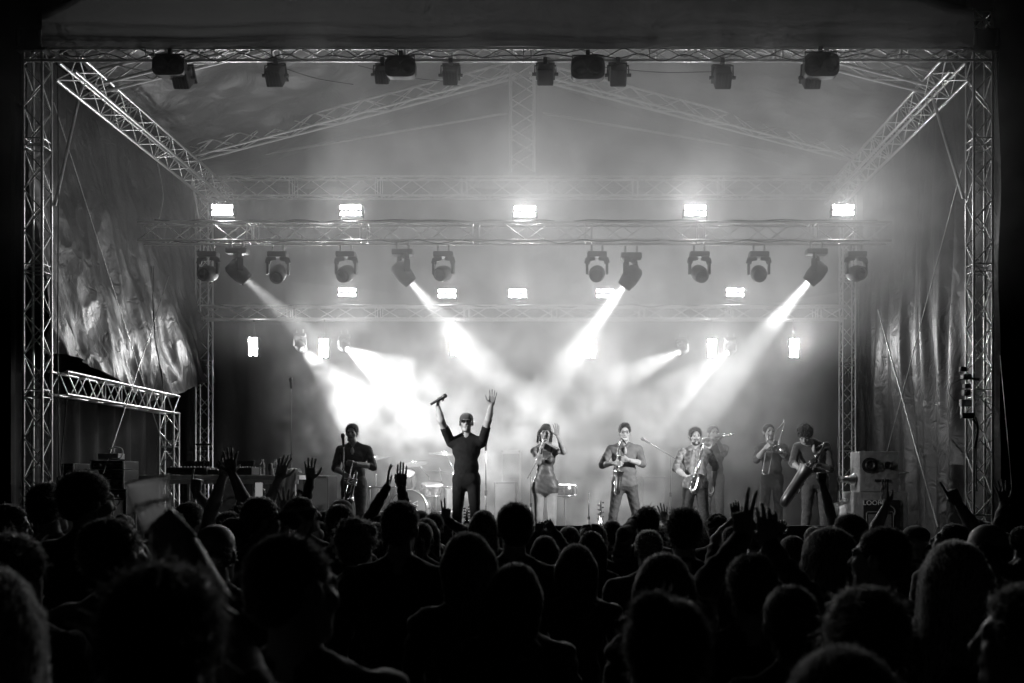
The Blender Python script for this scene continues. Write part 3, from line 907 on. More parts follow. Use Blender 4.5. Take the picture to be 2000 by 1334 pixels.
def hair_mesh(style, m, seed=0, dens=1.0):
    """Hair in head space (face towards -y): a matted cap plus loose strands."""
    key = (style, m.name, seed, dens)
    if key in _hair: return _hair[key]
    rg = random.Random(hash(style) % 1000 + seed if False else sum(map(ord, style)) + seed * 17)
    cap = []
    def E(c, r, k=0.02): cap.append(ell(c, r, 0, k))
    strands = 0; length = 0.02; wild = 0.3; down = 0.0
    if style in ('short', 'crop', 'buzz', 'spiky', 'quiff', 'thick'):
        t = {'short': 0.013, 'crop': 0.008, 'buzz': 0.004, 'spiky': 0.012, 'quiff': 0.012, 'thick': 0.018}[style]
        E((0, 0.024, 0.040), (0.075 + t, 0.093 + t, 0.080 + t))
        E((0, 0.062, -0.01), (0.062 + t * 0.6, 0.050 + t * 0.6, 0.070))
        if style == 'quiff': E((0, -0.045, 0.108), (0.058, 0.05, 0.034))
        cap.append(cut(ell((0, -0.088, -0.02), (0.078, 0.066, 0.105), 0)))
        cap.append(cut(ell((0, -0.03, -0.075), (0.12, 0.072, 0.065), 0)))
        strands, length, wild = {'short': (2600, 0.024, 0.5), 'crop': (2600, 0.014, 0.5), 'buzz': (2200, 0.006, 0.3), 'spiky': (2200, 0.04, 0.35), 'quiff': (2200, 0.024, 0.4), 'thick': (3000, 0.034, 0.6)}[style]
    elif style == 'curly':
        E((0, 0.022, 0.042), (0.100, 0.115, 0.102)); E((0, 0.06, -0.03), (0.085, 0.06, 0.07))
        for i in range(70):
            u, v = rg.random() * 6.283, rg.uniform(-0.25, 1.0)
            q = math.sqrt(max(0, 1 - v * v))
            r = rg.uniform(0.012, 0.02)
            E((0.098 * q * math.cos(u), 0.022 + 0.112 * q * math.sin(u), 0.042 + 0.1 * v), (r, r, r), 0.006)
        cap.append(cut(ell((0, -0.095, -0.03), (0.085, 0.072, 0.085), 0)))
        strands, length, wild = 3600, 0.018, 1.1
    elif style in ('long', 'bob', 'wavy'):
        E((0, 0.024, 0.040), (0.090, 0.108, 0.092))
        bot = {'long': -0.30, 'bob': -0.10, 'wavy': -0.26}[style]
        wd = {'long': 0.082, 'bob': 0.088, 'wavy': 0.105}[style]
        for x in (-0.055, 0.0, 0.055):
            cap.append(cone((x, 0.055, 0.0), (x * wd / 0.075, 0.075, bot), 0.058, 0.040, 0, 0.03))
        for e in (-1, 1): cap.append(cone((e * 0.078, 0.005, 0.02), (e * 0.088, 0.015, max(bot, -0.2)), 0.026, 0.018, 0, 0.02))
        cap.append(cut(ell((0, -0.095, -0.03), (0.078, 0.070, 0.105), 0)))
        strands, length, wild, down = 4200, {'long': 0.16, 'bob': 0.09, 'wavy': 0.13}[style], {'long': 0.16, 'bob': 0.2, 'wavy': 0.5}[style], 1.0
    elif style == 'bun':
        E((0, 0.024, 0.040), (0.084, 0.102, 0.088)); E((0, 0.085, 0.10), (0.045, 0.045, 0.042), 0.01); E((0, 0.06, -0.02), (0.065, 0.05, 0.06))
        cap.append(cut(ell((0, -0.09, -0.03), (0.082, 0.072, 0.09), 0)))
        strands, length, wild = 2200, 0.018, 0.6
    elif style == 'ponytail':
        E((0, 0.024, 0.040), (0.082, 0.100, 0.086)); E((0, 0.06, -0.02), (0.065, 0.05, 0.06))
        cap += [cone((0, 0.11, 0.05), (0, 0.15, 0.0), 0.02, 0.032, 0, 0.015), cone((0, 0.15, 0.0), (0, 0.135, -0.17), 0.032, 0.014, 0, 0.015)]
        cap.append(cut(ell((0, -0.09, -0.03), (0.082, 0.072, 0.09), 0)))
        strands, length, wild, down = 2200, 0.03, 0.4, 0.6
    elif style == 'locks':
        E((0, 0.024, 0.045), (0.085, 0.102, 0.088))
        for i in range(34):
            a = rg.uniform(-0.75, math.pi + 0.75)
            x, y = 0.088 * math.cos(a), 0.02 + 0.10 * math.sin(a)
            ln = rg.uniform(0.09, 0.17)
            cap.append(cone((x * 0.8, y, 0.07), (x * 1.12, y * 1.05, 0.02), 0.010, 0.009, 0, 0.003))
            cap.append(cone((x * 1.12, y * 1.05, 0.02), (x * rg.uniform(1.05, 1.3), y * 1.1, 0.03 - ln), 0.009, 0.007, 0, 0.002))
        E((0.01, 0.03, 0.112), (0.055, 0.06, 0.035), 0.02)
        cap.append(cut(ell((0, -0.10, -0.035), (0.072, 0.072, 0.085), 0)))
        strands, length, wild = 250, 0.025, 0.8
    elif style == 'balding':
        for e in (-1, 1): E((e * 0.055, 0.035, -0.005), (0.028, 0.062, 0.045), 0.02)
        E((0, 0.085, -0.01), (0.055, 0.03, 0.045), 0.02)
        strands, length, wild = 900, 0.012, 0.5
    h = 0.0085 if style not in ('locks',) else 0.006
    v, q, mm = field_mesh(cap, h, 0.0012, 120.0, (0,))
    nv, nq = [v], [q]
    # strands: slim quads rooted on the outer surface
    rs = np.random.RandomState(sum(map(ord, style)) + seed * 17)
    fn = np.cross(v[q[:, 2]] - v[q[:, 0]], v[q[:, 3]] - v[q[:, 1]])
    fn = fn / np.maximum(np.linalg.norm(fn, axis=1, keepdims=True), 1e-9)
    cen = v[q].mean(1)
    ok = np.where((cen[:, 2] > -0.06) | (down > 0.5))[0]
    N = int(strands * dens)
    if N:
        f = ok[rs.randint(0, len(ok), N)]
        p, nr = cen[f] + rs.normal(0, h * 0.3, (N, 3)), fn[f]
        d = nr * (0.55 if style != 'spiky' else 1.0) + rs.normal(0, wild * 0.8, (N, 3))
        if down: d = d * 0.45 + np.array((0, 0.1, -1.0)) * down
        elif style not in ('curly', 'spiky'): d = d + np.array((0, 0.35, -0.1))
        d = d / np.linalg.norm(d, axis=1, keepdims=True)
        ln = (length * rs.uniform(0.5, 1.35, N))[:, None]
        sd = np.cross(d, nr); sd = sd / np.maximum(np.linalg.norm(sd, axis=1, keepdims=True), 1e-6)
        w = 0.0010 + 0.0008 / max(0.5, dens)
        mid = p + d * ln * 0.55 + nr * 0.003
        tip = p + d * ln + rs.normal(0, 1, (N, 3)) * ln * 0.25 * min(1, wild * 1.5)
        sv = np.stack([p - sd * w - nr * 0.003, p + sd * w - nr * 0.003, mid + sd * w, mid - sd * w, tip + sd * w * 0.4, tip - sd * w * 0.4], 1).reshape(-1, 3)
        k = len(v) + 6 * np.arange(N)[:, None]
        nv.append(sv); nq.append(np.concatenate([k + np.array((0, 1, 2, 3)), k + np.array((3, 2, 4, 5))]))
    v = np.concatenate(nv); q = np.concatenate(nq)
    me = to_mesh('hair', (v, q, (np.arange(len(q)) >= len(nq[0])).astype(int)), hair_mats(m))
    _hair[key] = me
    return me

def cap_mesh(m, brim=True):
    key = ('cap', m.name, brim)
    if key in _hair: return _hair[key]
    if not brim:
        pr = [ell((0, 0.018, 0.050), (0.085, 0.104, 0.082), 0, 0.01), cut(ell((0, 0.018, -0.035), (0.2, 0.2, 0.065), 0))]
        _hair[key] = to_mesh('beanie', field_mesh(pr, 0.006, 0.001, 260.0, (0,)), [m])
        return _hair[key]
    pr = [ell((0, 0.018, 0.052), (0.086, 0.104, 0.078), 0, 0.01), cone((-0.05, -0.085, 0.048), (0.05, -0.085, 0.048), 0.012, 0.012, 0, 0.01), cone((-0.035, -0.145, 0.040), (0.035, -0.145, 0.040), 0.009, 0.009, 0, 0.02),
          cone((0, -0.09, 0.047), (0, -0.14, 0.041), 0.012, 0.01, 0, 0.03), cut(ell((0, 0.018, -0.03), (0.2, 0.11, 0.065), 0)), ell((0, 0.018, 0.13), (0.009, 0.009, 0.006), 0, 0.003)]
    _hair[key] = to_mesh('cap', field_mesh(pr, 0.007), [m])
    return _hair[key]

def glasses_bm(dark=True):
    bm = bmesh.new()
    for e in (-1, 1):
        cx = e * 0.033
        if dark:
            box(bm, (cx, -0.097, 0.012), (0.054, 0.006, 0.036), rot=Matrix.Rotation(e * 0.14, 3, 'Z'), bevel=0.0025)
        else:
            pts = [(cx + 0.025 * math.cos(t), -0.098, 0.010 + 0.021 * math.sin(t)) for t in [2 * math.pi * i / 14 for i in range(15)]]
            tube(bm, pts, 0.0022, 5)
        tube(bm, [(e * 0.06, -0.094, 0.018), (e * 0.080, -0.055, 0.016), (e * 0.084, 0.02, 0.01)], 0.0028, 5)
    tube(bm, [(-0.01, -0.099, 0.016), (0, -0.102, 0.019), (0.01, -0.099, 0.016)], 0.0026, 5)
    return bm

_body = {}
def person(loc, sp, label, rz=0.0, height=1.75, hair=None, hair_m=None, mats=None, group=None, h=0.011, hh=0.005, key=None, extra=(), cat='person', dens=1.0):
    """Body mesh at loc (soles), facing -y turned by rz; hair, cap and glasses are children."""
    k = key if key is None else (key, tuple(x.name for x in mats))
    if k is not None and k in _body:
        me, hc, hr = _body[k]
    else:
        part, hc, hr = body_parts(sp, h, hh)
        me = to_mesh('person', part, mats)
        if k is not None: _body[k] = (me, hc, hr)
    o = link('person', me)
    o.location = loc
    o.rotation_euler = (0, 0, rz)
    s = height / 1.75
    o.scale = (s, s, s)
    tag(o, label, cat, group)
    mt = Matrix.Translation(Vector(hc)) @ Matrix([list(r) for r in hr]).to_4x4() @ Matrix.Scale(sp.get('hs', 1.0), 4)
    if hair:
        if hair == 'beanie': link('beanie', cap_mesh(hair_m or M_CLOTHB, False), o, mtx=mt)
        elif hair == 'cap': link('cap', cap_mesh(hair_m or M_CLOTHB), o, mtx=mt)
        elif hair not in ('bald', 'hood'): link('hair', hair_mesh(hair, hair_m or M_HAIRD, sp.get('seed', 0), dens), o, mtx=mt)
    for x in extra:
        if x == 'sunglasses': bm_obj('sunglasses', glasses_bm(True), M_BLACKG, o, mtx=mt)
        if x == 'spectacles': bm_obj('spectacles', glasses_bm(False), M_STEEL, o, mtx=mt)
        if x == 'pushed_up_sunglasses': bm_obj('sunglasses', glasses_bm(True), M_BLACKG, o, mtx=mt @ Matrix.Translation((0, 0.045, 0.085)) @ Matrix.Rotation(R(-50), 4, 'X'))
        if x == 'cap': link('cap', cap_mesh(M_CLOTHB), o, mtx=mt)
    return o

def local(px, py, Y, loc, height, rz=0.0):
    """A photo pixel at depth Y in the body space of a person standing at loc."""
    p = P(px, py, Y) - Vector(loc)
    p = Matrix.Rotation(-rz, 3, 'Z') @ p
    s = 1.75 / height
    return (p.x * s, p.y * s, p.z * s)
# ================================================================== the band
def floor_at(px, Y):
    v = P(px, 900, Y)
    return (v.x, Y, FZ)
def tall(py_top, Y):
    return (ZC - FZ) + (HY - py_top) * Y / 2000.0

M_TEE = mat('dark_tee', 0.012, 0.9, spec=0.15, bump=0.3, scale=25, var=0.2)
M_SHIRTD = mat('dark_work_shirt', 0.055, 0.8, bump=0.9, scale=9, var=0.25)
M_SHIRTL = mat('pale_denim_shirt', 0.22, 0.8, bump=0.4, scale=16, var=0.25)
M_DRESS = mat('ruched_satin', 0.05, 0.5, bump=0.5, scale=12, var=0.25)
M_LIP = mat('lips', 0.16, 0.5)
M_PLAID = mat('mottled_denim_shirt', 0.20, 0.8, bump=0.5, scale=22, var=0.6)
M_SHOE = mat('shoe_leather', 0.03, 0.45)

def A(loc, H, el, wr, d, n, thumb, pose, **kw):
    """An arm given by the elbow's and the wrist's place (pixel x, y and depth)."""
    x = dict(el=local(el[0], el[1], el[2], loc, H), wr=local(wr[0], wr[1], wr[2], loc, H), d=d, n=n, thumb=thumb, pose=pose)
    x.update(kw)
    return x

def mats_for(top, legs=None, skin=None, hair=None, under=None):
    return [skin or M_SKIN, top, legs or M_DENIM, M_SHOE, hair or M_HAIRD, M_LIP, under or M_SKIN]

# singer, arms raised
Y0 = 12.4; L0 = floor_at(911, Y0); H0 = tall(808, Y0)
person(L0, dict(sleeve='short', wob=0.0015, w=1.06, g=1.0, stance=0.13, head=(0.05, -0.06, 0),
                arms=(A(L0, H0, (862, 822, Y0 - 0.17), (855, 792, Y0 - 0.10), (0.2, 0.1, 1), (1, -0.3, 0), -1, 'grip'),
                      A(L0, H0, (954, 820, Y0 - 0.17), (960, 791, Y0 - 0.10), (0.12, 0.05, 1), (0.1, -1, 0), -1, 'open'))),
       'singer in dark t-shirt, close cap and sunglasses with both arms raised', height=H0, hair='beanie', hair_m=M_CLOTHG, mats=mats_for(M_TEE, mat('black_jeans', 0.012, 0.9, spec=0.15, bump=0.4, scale=20)), h=0.009, extra=['sunglasses'])
# singer in the short dress
Y1 = 12.8; L1 = floor_at(1065, Y1); H1 = tall(831, Y1)
person(L1, dict(fem=True, bare=True, strap=True, sleeve='none', wob=0.003, stance=0.10, g=1.05, head=(0.05, 0.0, 0.05),
                arms=(A(L1, H1, (1052, 903, Y1 - 0.16), (1058.5, 871, Y1 - 0.26), (0.25, 0.15, 1), (1, 0.2, 0), -1, 'grip'),
                      A(L1, H1, (1101, 883, Y1 - 0.10), (1089, 851, Y1 - 0.18), (-0.12, 0.05, 1), (-0.2, -1, 0), -1, 'open'))),
       'singer in short ruched dress, one hand waving, singing into a microphone', height=H1, hair='locks', mats=mats_for(M_DRESS, skin=M_SKIND), h=0.009)
# trumpet player behind the microphone stand
Y2 = 13.3; L2 = floor_at(691, Y2); H2 = tall(830, Y2)
person(L2, dict(sleeve='roll', collar=True, wob=0.0028, g=1.06, w=1.05, head=(0.0, 0.08, 0), headoff=(-0.02, -0.02, 0),
                arms=(A(L2, H2, (655, 915, Y2 - 0.02), (670, 925, Y2 - 0.24), (0.8, -0.2, -0.5), (0.3, 0.9, 0), -1, 'grip'),
                      A(L2, H2, (729, 912, Y2 - 0.04), (692, 905, Y2 - 0.27), (-1, -0.1, 0.1), (0, 1, 0), 1, 'grip'))),
       'musician in dark open-neck shirt holding a trumpet pointed down', height=H2, hair='short', mats=mats_for(M_SHIRTD), h=0.009, dens=2.0)
# alto saxophone player
Y3 = 13.4; L3 = floor_at(1220, Y3); H3 = tall(829, Y3)
person(L3, dict(sleeve='roll', collar=True, wob=0.0028, g=1.06, w=1.08, stance=0.22, head=(0.0, 0.06, 0),
                arms=(A(L3, H3, (1177, 908, Y3 - 0.06), (1199, 905, Y3 - 0.27), (1, -0.15, -0.05), (0, 0.9, 0.3), 1, 'keys'),
                      A(L3, H3, (1255, 906, Y3 - 0.06), (1226, 898, Y3 - 0.28), (-1, -0.15, 0.1), (0, 0.9, 0.3), -1, 'keys'))),
       'saxophone player with quiff and spectacles standing with legs apart', height=H3, hair='quiff', mats=mats_for(M_SHIRT), h=0.009, extra=['spectacles'], dens=2.0)
# bearded saxophone player
Y4 = 13.5; L4 = floor_at(1358, Y4); H4 = tall(837, Y4)
person(L4, dict(sleeve='roll', collar=True, waistcoat=True, beard=True, wob=0.0028, g=1.1, w=1.06, stance=0.16, head=(0.08, 0.05, 0),
                arms=(A(L4, H4, (1320, 915, Y4 - 0.04), (1340, 931, Y4 - 0.24), (0.9, -0.2, -0.5), (0.2, 0.9, 0.3), 1, 'keys'),
                      A(L4, H4, (1397, 910, Y4 + 0.03), (1394, 948, Y4 - 0.02), (0, -0.1, -1), (-1, 0.2, 0), 1, 'relaxed'))),
       'bearded saxophone player in open dark jacket over pale shirt', height=H4, hair='thick', hair_m=M_HAIRM, mats=mats_for(M_PLAID, hair=M_HAIRM, under=M_SHIRTL), h=0.009, dens=2.0)
# trombone player half hidden behind him
Y5 = 15.6; L5 = floor_at(1393, Y5); H5 = tall(832, Y5)
person(L5, dict(sleeve='roll', wob=0.0028, head=(0.25, -0.05, 0),
                arms=(A(L5, H5, (1376, 893, Y5 - 0.05), (1386, 868, Y5 - 0.25), (0.2, -0.3, 1), (1, 0, 0), -1, 'grip'),
                      A(L5, H5, (1414, 885, Y5 - 0.12), (1402, 861, Y5 - 0.32), (0.4, -0.6, 0.5), (-0.5, 0.5, 0), 1, 'grip'))),
       'trombone player half hidden behind the bearded saxophone player', height=H5, hair='short', mats=mats_for(M_SHIRTD), h=0.010)
# trombone player in the open
Y6 = 15.0; L6 = floor_at(1507, Y6); H6 = tall(829, Y6)
person(L6, dict(sleeve='roll', wob=0.0028, head=(0.15, 0.0, 0), headoff=(-0.04, 0, 0),
                arms=(A(L6, H6, (1478, 898, Y6 - 0.08), (1494, 876, Y6 - 0.30), (0.6, -0.4, 0.6), (0.7, 0.4, 0), -1, 'grip'),
                      A(L6, H6, (1537, 893, Y6 - 0.02), (1516, 876, Y6 - 0.26), (-0.6, -0.4, 0.5), (-0.5, 0.6, 0), 1, 'grip'))),
       'trombone player in rolled sleeves between the two big saxophones', height=H6, hair='short', mats=mats_for(M_SHIRTD), h=0.010)
# baritone saxophone player, bent over
Y7 = 13.5; L7 = floor_at(1592, Y7); H7 = tall(824, Y7)
person(L7, dict(sleeve='roll', collar=True, wob=0.0028, g=1.1, w=1.1, head=(-0.35, 0.75, 0.0), headoff=(-0.10, -0.10, -0.075), lean=(-0.06, -0.05), stance=0.15,
                arms=(A(L7, H7, (1549, 905, Y7 - 0.12), (1563, 915, Y7 - 0.34), (0.9, -0.2, 0.3), (0.2, 0.9, 0), 1, 'keys'),
                      A(L7, H7, (1622, 915, Y7 - 0.08), (1600, 908, Y7 - 0.34), (-1, -0.1, 0.0), (0, 0.9, 0.3), -1, 'keys'))),
       'saxophone player bent over a large baritone saxophone, head down', height=H7, hair='curly', mats=mats_for(M_CLOTHG), h=0.009, dens=2.0)

# ------------------------------------------------------------------ instruments
def bez(pts, n=8):
    """Smooth path through pts (Catmull-Rom)."""
    pts = [Vector(p) for p in pts]
    q = [pts[0] * 2 - pts[1]] + pts + [pts[-1] * 2 - pts[-2]]
    out = []
    for i in range(1, len(q) - 2):
        for k in range(n):
            t = k / n
            a, b, c, d = q[i - 1], q[i], q[i + 1], q[i + 2]
            out.append(0.5 * ((2 * b) + (c - a) * t + (2 * a - 5 * b + 4 * c - d) * t * t + (3 * b - a - 3 * c + d) * t ** 3))
    out.append(pts[-1])
    return out
def lerp_r(rs, n):
    out = []
    for i in range(n):
        t = i / (n - 1) * (len(rs) - 1); k = min(int(t), len(rs) - 2)
        out.append(rs[k] + (rs[k + 1] - rs[k]) * (t - k))
    return out

def saxophone(label, mp, nk, bt, bell, s=1.0, m=None, straight=False):
    mp, nk, bt, bell = map(Vector, (mp, nk, bt, bell))
    m = m or M_BRASS
    root = tag(empty('saxophone', bt), label, 'saxophone', 'saxophones')
    o = bt
    ax = (bt - nk).normalized()
    side = (bell - bt); side = side - ax * side.dot(ax); side.normalize()
    bm = bmesh.new()
    tube(bm, [nk - o, (nk * 0.5 + bt * 0.5) - o, bt - o], [0.013 * s, 0.023 * s, 0.033 * s], 14)
    body = bm_obj('body', bm, m, root, smooth=True)
    bm = bmesh.new()
    w = (bell - bt).dot(side)
    pts = bez([bt - o, bt + ax * 0.05 * s + side * w * 0.18 - o, bt + ax * 0.065 * s + side * w * 0.5 - o, bt + ax * 0.03 * s + side * w * 0.85 - o, bt * 0.55 + bell * 0.45 + side * w * 0.5 - o, bell - o], 6)
    rs = lerp_r([0.033 * s, 0.035 * s, 0.037 * s, 0.039 * s, 0.043 * s, 0.05 * s], len(pts))
    rs[-1] = 0.072 * s; rs[-2] = 0.060 * s; rs[-3] = 0.053 * s
    tube(bm, pts, rs, 18, cap=False)
    d = (pts[-1] - pts[-2]).normalized()
    bl = bm_obj('bell', bm, m, root, smooth=True)
    bm = bmesh.new()
    lathe(bm, [(0.072 * s, -0.002), (0.075 * s, 0.0), (0.072 * s, 0.003), (0.05 * s, -0.03 * s), (0.036 * s, -0.08 * s), (0, -0.09 * s)], 18, Matrix.Translation(pts[-1]) @ d.to_track_quat('Z', 'Y').to_matrix().to_4x4())
    bm_obj('bell_mouth', bm, m, bl, smooth=True)
    bm = bmesh.new()
    np_ = bez([nk - o, nk - ax * 0.05 * s - o, nk - ax * 0.075 * s + (mp - nk) * 0.4 - o, mp - o], 6)
    tube(bm, np_, lerp_r([0.013 * s, 0.011 * s, 0.010 * s, 0.007 * s], len(np_)), 10)
    bm_obj('neck', bm, m, root, smooth=True)
    bm = bmesh.new()
    dm = (np_[-1] - np_[-3]).normalized()
    tube(bm, [mp - o - dm * 0.03 * s, mp - o + dm * 0.05 * s], [0.012 * s, 0.008 * s], 10)
    bm_obj('mouthpiece', bm, M_BLACKG, root, smooth=True)
    out = Vector((0, -1, 0)); out = (out - ax * out.dot(ax)).normalized()
    tang = ax.cross(out)
    for i in range(11):
        t = 0.08 + i * 0.082
        c = nk.lerp(bt, t) - o
        r = (0.013 + 0.021 * t) * s
        dirn = (out * math.cos(0.5 * (-1) ** i) + tang * math.sin(0.5 * (-1) ** i)).normalized()
        bm = bmesh.new()
        kr = (0.010 + 0.010 * t) * s * (1.35 if s > 1.4 else 1.0)
        lathe(bm, [(0, 0), (kr, 0), (kr * 1.05, 0.004 * s), (kr * 0.7, 0.008 * s), (0, 0.009 * s)], 10, Matrix.Translation(c + dirn * (r + 0.006 * s)) @ dirn.to_track_quat('Z', 'Y').to_matrix().to_4x4())
        bm_obj('key', bm, M_CHROME if i % 3 == 0 else m, root, smooth=True)
    for e in (-1, 1):
        bm = bmesh.new()
        tube(bm, [nk.lerp(bt, 0.1) - o + (out * 0.6 + tang * e).normalized() * 0.026 * s, nk.lerp(bt, 0.92) - o + (out * 0.6 + tang * e).normalized() * 0.042 * s], 0.003 * s, 6)
        bm_obj('rod', bm, M_CHROME, root)
    return root
saxophone('tenor saxophone held upright by the player with spectacles', P(1219, 862, Y3 - 0.16), P(1209, 871, Y3 - 0.24), P(1204, 953, Y3 - 0.27), P(1209, 921, Y3 - 0.38), 1.0)
saxophone('alto saxophone slung across the bearded player', P(1371, 868, Y4 - 0.22), P(1371, 880, Y4 - 0.26), P(1352, 950, Y4 - 0.28), P(1370, 927, Y4 - 0.36), 0.95)
saxophone('large dark baritone saxophone slanting across the bent player', P(1600, 872, Y7 - 0.2), P(1600, 886, Y7 - 0.40), P(1541, 972, Y7 - 0.44), P(1576, 914, Y7 - 0.58), 1.55, M_STEEL)

def trombone(label, mp, slide, bell, back, s=1.0):
    mp, slide, bell, back = map(Vector, (mp, slide, bell, back))
    root = tag(empty('trombone', mp), label, 'trombone', 'trombones')
    o = mp
    d = (slide - mp).normalized()
    sd = Vector((1, 0, 0.25)); sd = (sd - d * sd.dot(d)).normalized() * 0.045 * s
    bm = bmesh.new()
    tube(bm, [Vector(), slide - o, slide - o + d * 0.03 * s + sd, slide - o + sd * 2, sd * 2 + d * 0.1], 0.0085 * s, 8)
    bm_obj('slide', bm, M_CHROME, root, smooth=True)
    bm = bmesh.new()
    tube(bm, [d * 0.12, d * 0.12 + sd * 2], 0.006 * s, 6); tube(bm, [d * 0.3, d * 0.3 + sd * 2], 0.006 * s, 6)
    bm_obj('slide_brace', bm, M_BRASS, root)
    bm = bmesh.new()
    bd = (bell - back).normalized()
    wv = (bell - o) - d * (bell - o).dot(d)
    pts = bez([sd * 2 + d * 0.1, sd * 2 - d * 0.08, back - o - bd * 0.0 + sd * 0.3, back - o - bd * 0.04, back - o + bd * 0.05 + wv * 0.15, (back * 0.45 + bell * 0.55) - o, bell - o - bd * 0.08], 6)
    tube(bm, pts, lerp_r([0.0085 * s] * 5 + [0.014 * s, 0.032 * s], len(pts)), 10, cap=False)
    bm_obj('bell_section', bm, M_BRASS, root, smooth=True)
    bm = bmesh.new()
    mt = Matrix.Translation(bell - o) @ bd.to_track_quat('Z', 'Y').to_matrix().to_4x4()
    lathe(bm, [(0.030 * s, -0.08), (0.045 * s, -0.045), (0.07 * s, -0.015), (0.098 * s, 0.0), (0.094 * s, 0.003), (0.066 * s, -0.01), (0.04 * s, -0.04), (0.024 * s, -0.08), (0, -0.09)], 24, mt)
    bm_obj('bell', bm, M_BRASS, root, smooth=True)
    bm = bmesh.new()
    lathe(bm, [(0.006 * s, 0.03), (0.008 * s, 0.0), (0.013 * s, -0.025), (0.008, -0.024), (0, -0.01)], 12, d.to_track_quat('Z', 'Y').to_matrix().to_4x4())
    bm_obj('mouthpiece', bm, M_CHROME, root, smooth=True)
    return root
trombone('trombone of the half hidden player, bell facing out', P(1389, 856, Y5 - 0.14), P(1421, 850, Y5 - 0.85), P(1381, 866, Y5 - 0.46), P(1412, 848, Y5 + 0.15), 1.0)
trombone('trombone held with its slide pointing down', P(1501, 852, Y6 - 0.14), P(1489, 924, Y6 - 0.55), P(1521, 878, Y6 - 0.42), P(1529, 824, Y6 - 0.1), 1.0)

def trumpet(label, a, b):
    a, b = Vector(a), Vector(b)
    root = tag(empty('trumpet', a), label, 'trumpet')
    d = (b - a).normalized(); L = (b - a).length
    sd = Vector((1, -0.4, 0)); sd = (sd - d * sd.dot(d)).normalized()
    bm = bmesh.new()
    tube(bm, [d * -0.02, d * L * 0.78, d * (L * 0.84) + sd * 0.03, d * L * 0.78 + sd * 0.06, d * L * 0.25 + sd * 0.06], 0.0075, 8)
    bm_obj('lead_pipe', bm, M_BRASS, root, smooth=True)
    bm = bmesh.new()
    tube(bm, [d * L * 0.25 + sd * 0.06, d * L * 0.16 + sd * 0.075, d * L * 0.2 + sd * 0.1, d * L * 0.5 + sd * 0.1], 0.0075, 8)
    mt = Matrix.Translation(sd * 0.1) @ d.to_track_quat('Z', 'Y').to_matrix().to_4x4()
    lathe(bm, [(0.008, L * 0.5), (0.012, L * 0.72), (0.02, L * 0.88), (0.036, L * 0.96), (0.06, L), (0.057, L), (0.034, L * 0.955), (0.016, L * 0.87), (0, L * 0.8)], 20, mt)
    bm_obj('bell', bm, M_BRASS, root, smooth=True)
    for i in range(3):
        bm = bmesh.new()
        c = d * L * (0.40 + 0.075 * i)
        tube(bm, [c - sd * 0.035, c + sd * 0.125], 0.0125, 10); tube(bm, [c - sd * 0.035, c - sd * 0.055], 0.004, 6); tube(bm, [c - sd * 0.055, c - sd * 0.058], 0.010, 8)
        bm_obj('valve', bm, M_CHROME, root, smooth=True)
    bm = bmesh.new()
    lathe(bm, [(0.005, 0.03), (0.008, 0.0), (0.013, -0.02), (0.009, -0.02), (0, -0.01)], 12, Matrix.Translation(d * -0.03) @ d.to_track_quat('Z', 'Y').to_matrix().to_4x4())
    bm_obj('mouthpiece', bm, M_CHROME, root, smooth=True)
trumpet('trumpet hanging bell down from the hands of its player', P(688, 908, Y2 - 0.30), P(672, 975, Y2 - 0.36))

def microphone(label, a, b, group='microphones'):
    """a: tail, b: grille end."""
    a, b = Vector(a), Vector(b)
    d = (b - a).normalized(); L = (b - a).length
    root = tag(empty('microphone', a), label, 'microphone', group)
    mt = d.to_track_quat('Z', 'Y').to_matrix().to_4x4()
    bm = bmesh.new()
    lathe(bm, [(0, 0), (0.012, 0), (0.014, 0.01), (0.019, L * 0.72), (0.022, L * 0.75), (0, L * 0.75)], 14, mt)
    bm_obj('handle', bm, M_BLACK, root, smooth=True)
    bm = bmesh.new()
    lathe(bm, [(0.021, L * 0.75), (0.026, L * 0.82), (0.027, L * 0.9), (0.022, L * 0.97), (0, L)], 14, mt)
    bm_obj('grille', bm, M_STEEL, root, smooth=True)
microphone('wireless microphone lifted high in the capped singer hand', P(841, 790, Y0 - 0.16), P(873, 771, Y0 - 0.16))
microphone('microphone at the mouth of the singer in the dress', P(1057, 886, Y1 - 0.30), P(1064, 857, Y1 - 0.17))

def mic_stand(label, base, h, boom=None, mic=True, tilt=None, rb=0.14, m=None):
    m = m or M_BLACKM
    base = Vector(base)
    root = tag(empty('microphone_stand', base), label, 'microphone stand', 'microphone stands')
    bm = bmesh.new()
    lathe(bm, [(0, 0), (rb, 0), (rb, 0.012), (rb * 0.8, 0.02), (0.02, 0.028), (0, 0.028)], 20)
    bm_obj('base', bm, m, root, smooth=True)
    bm = bmesh.new()
    tube(bm, [(0, 0, 0.02), (0, 0, h * 0.55)], 0.012, 8); tube(bm, [(0, 0, h * 0.55), (0, 0, h)], 0.008, 8)
    bm_obj('pole', bm, M_STEEL, root, smooth=True)
    bm = bmesh.new()
    tube(bm, [(0, 0, h * 0.53), (0, 0, h * 0.58)], 0.018, 8)
    bm_obj('clutch', bm, m, root)
    end = Vector((0, 0, h)); d = Vector((0, -0.3, 1)).normalized()
    if boom:
        b = Vector(boom)
        bm = bmesh.new()
        tube(bm, [end - b * 0.35, end + b], 0.007, 8)
        bm_obj('boom', bm, M_STEEL, root)
        end = end + b; d = b.normalized()
    if mic:
        mt = Matrix.Translation(end) @ d.to_track_quat('Z', 'Y').to_matrix().to_4x4()
        bm = bmesh.new()
        lathe(bm, [(0, 0), (0.014, 0), (0.019, 0.10), (0.026, 0.12), (0.027, 0.145), (0.02, 0.165), (0, 0.172)], 12, mt)
        bm_obj('microphone', bm, M_BLACK, root, smooth=True)
    return root
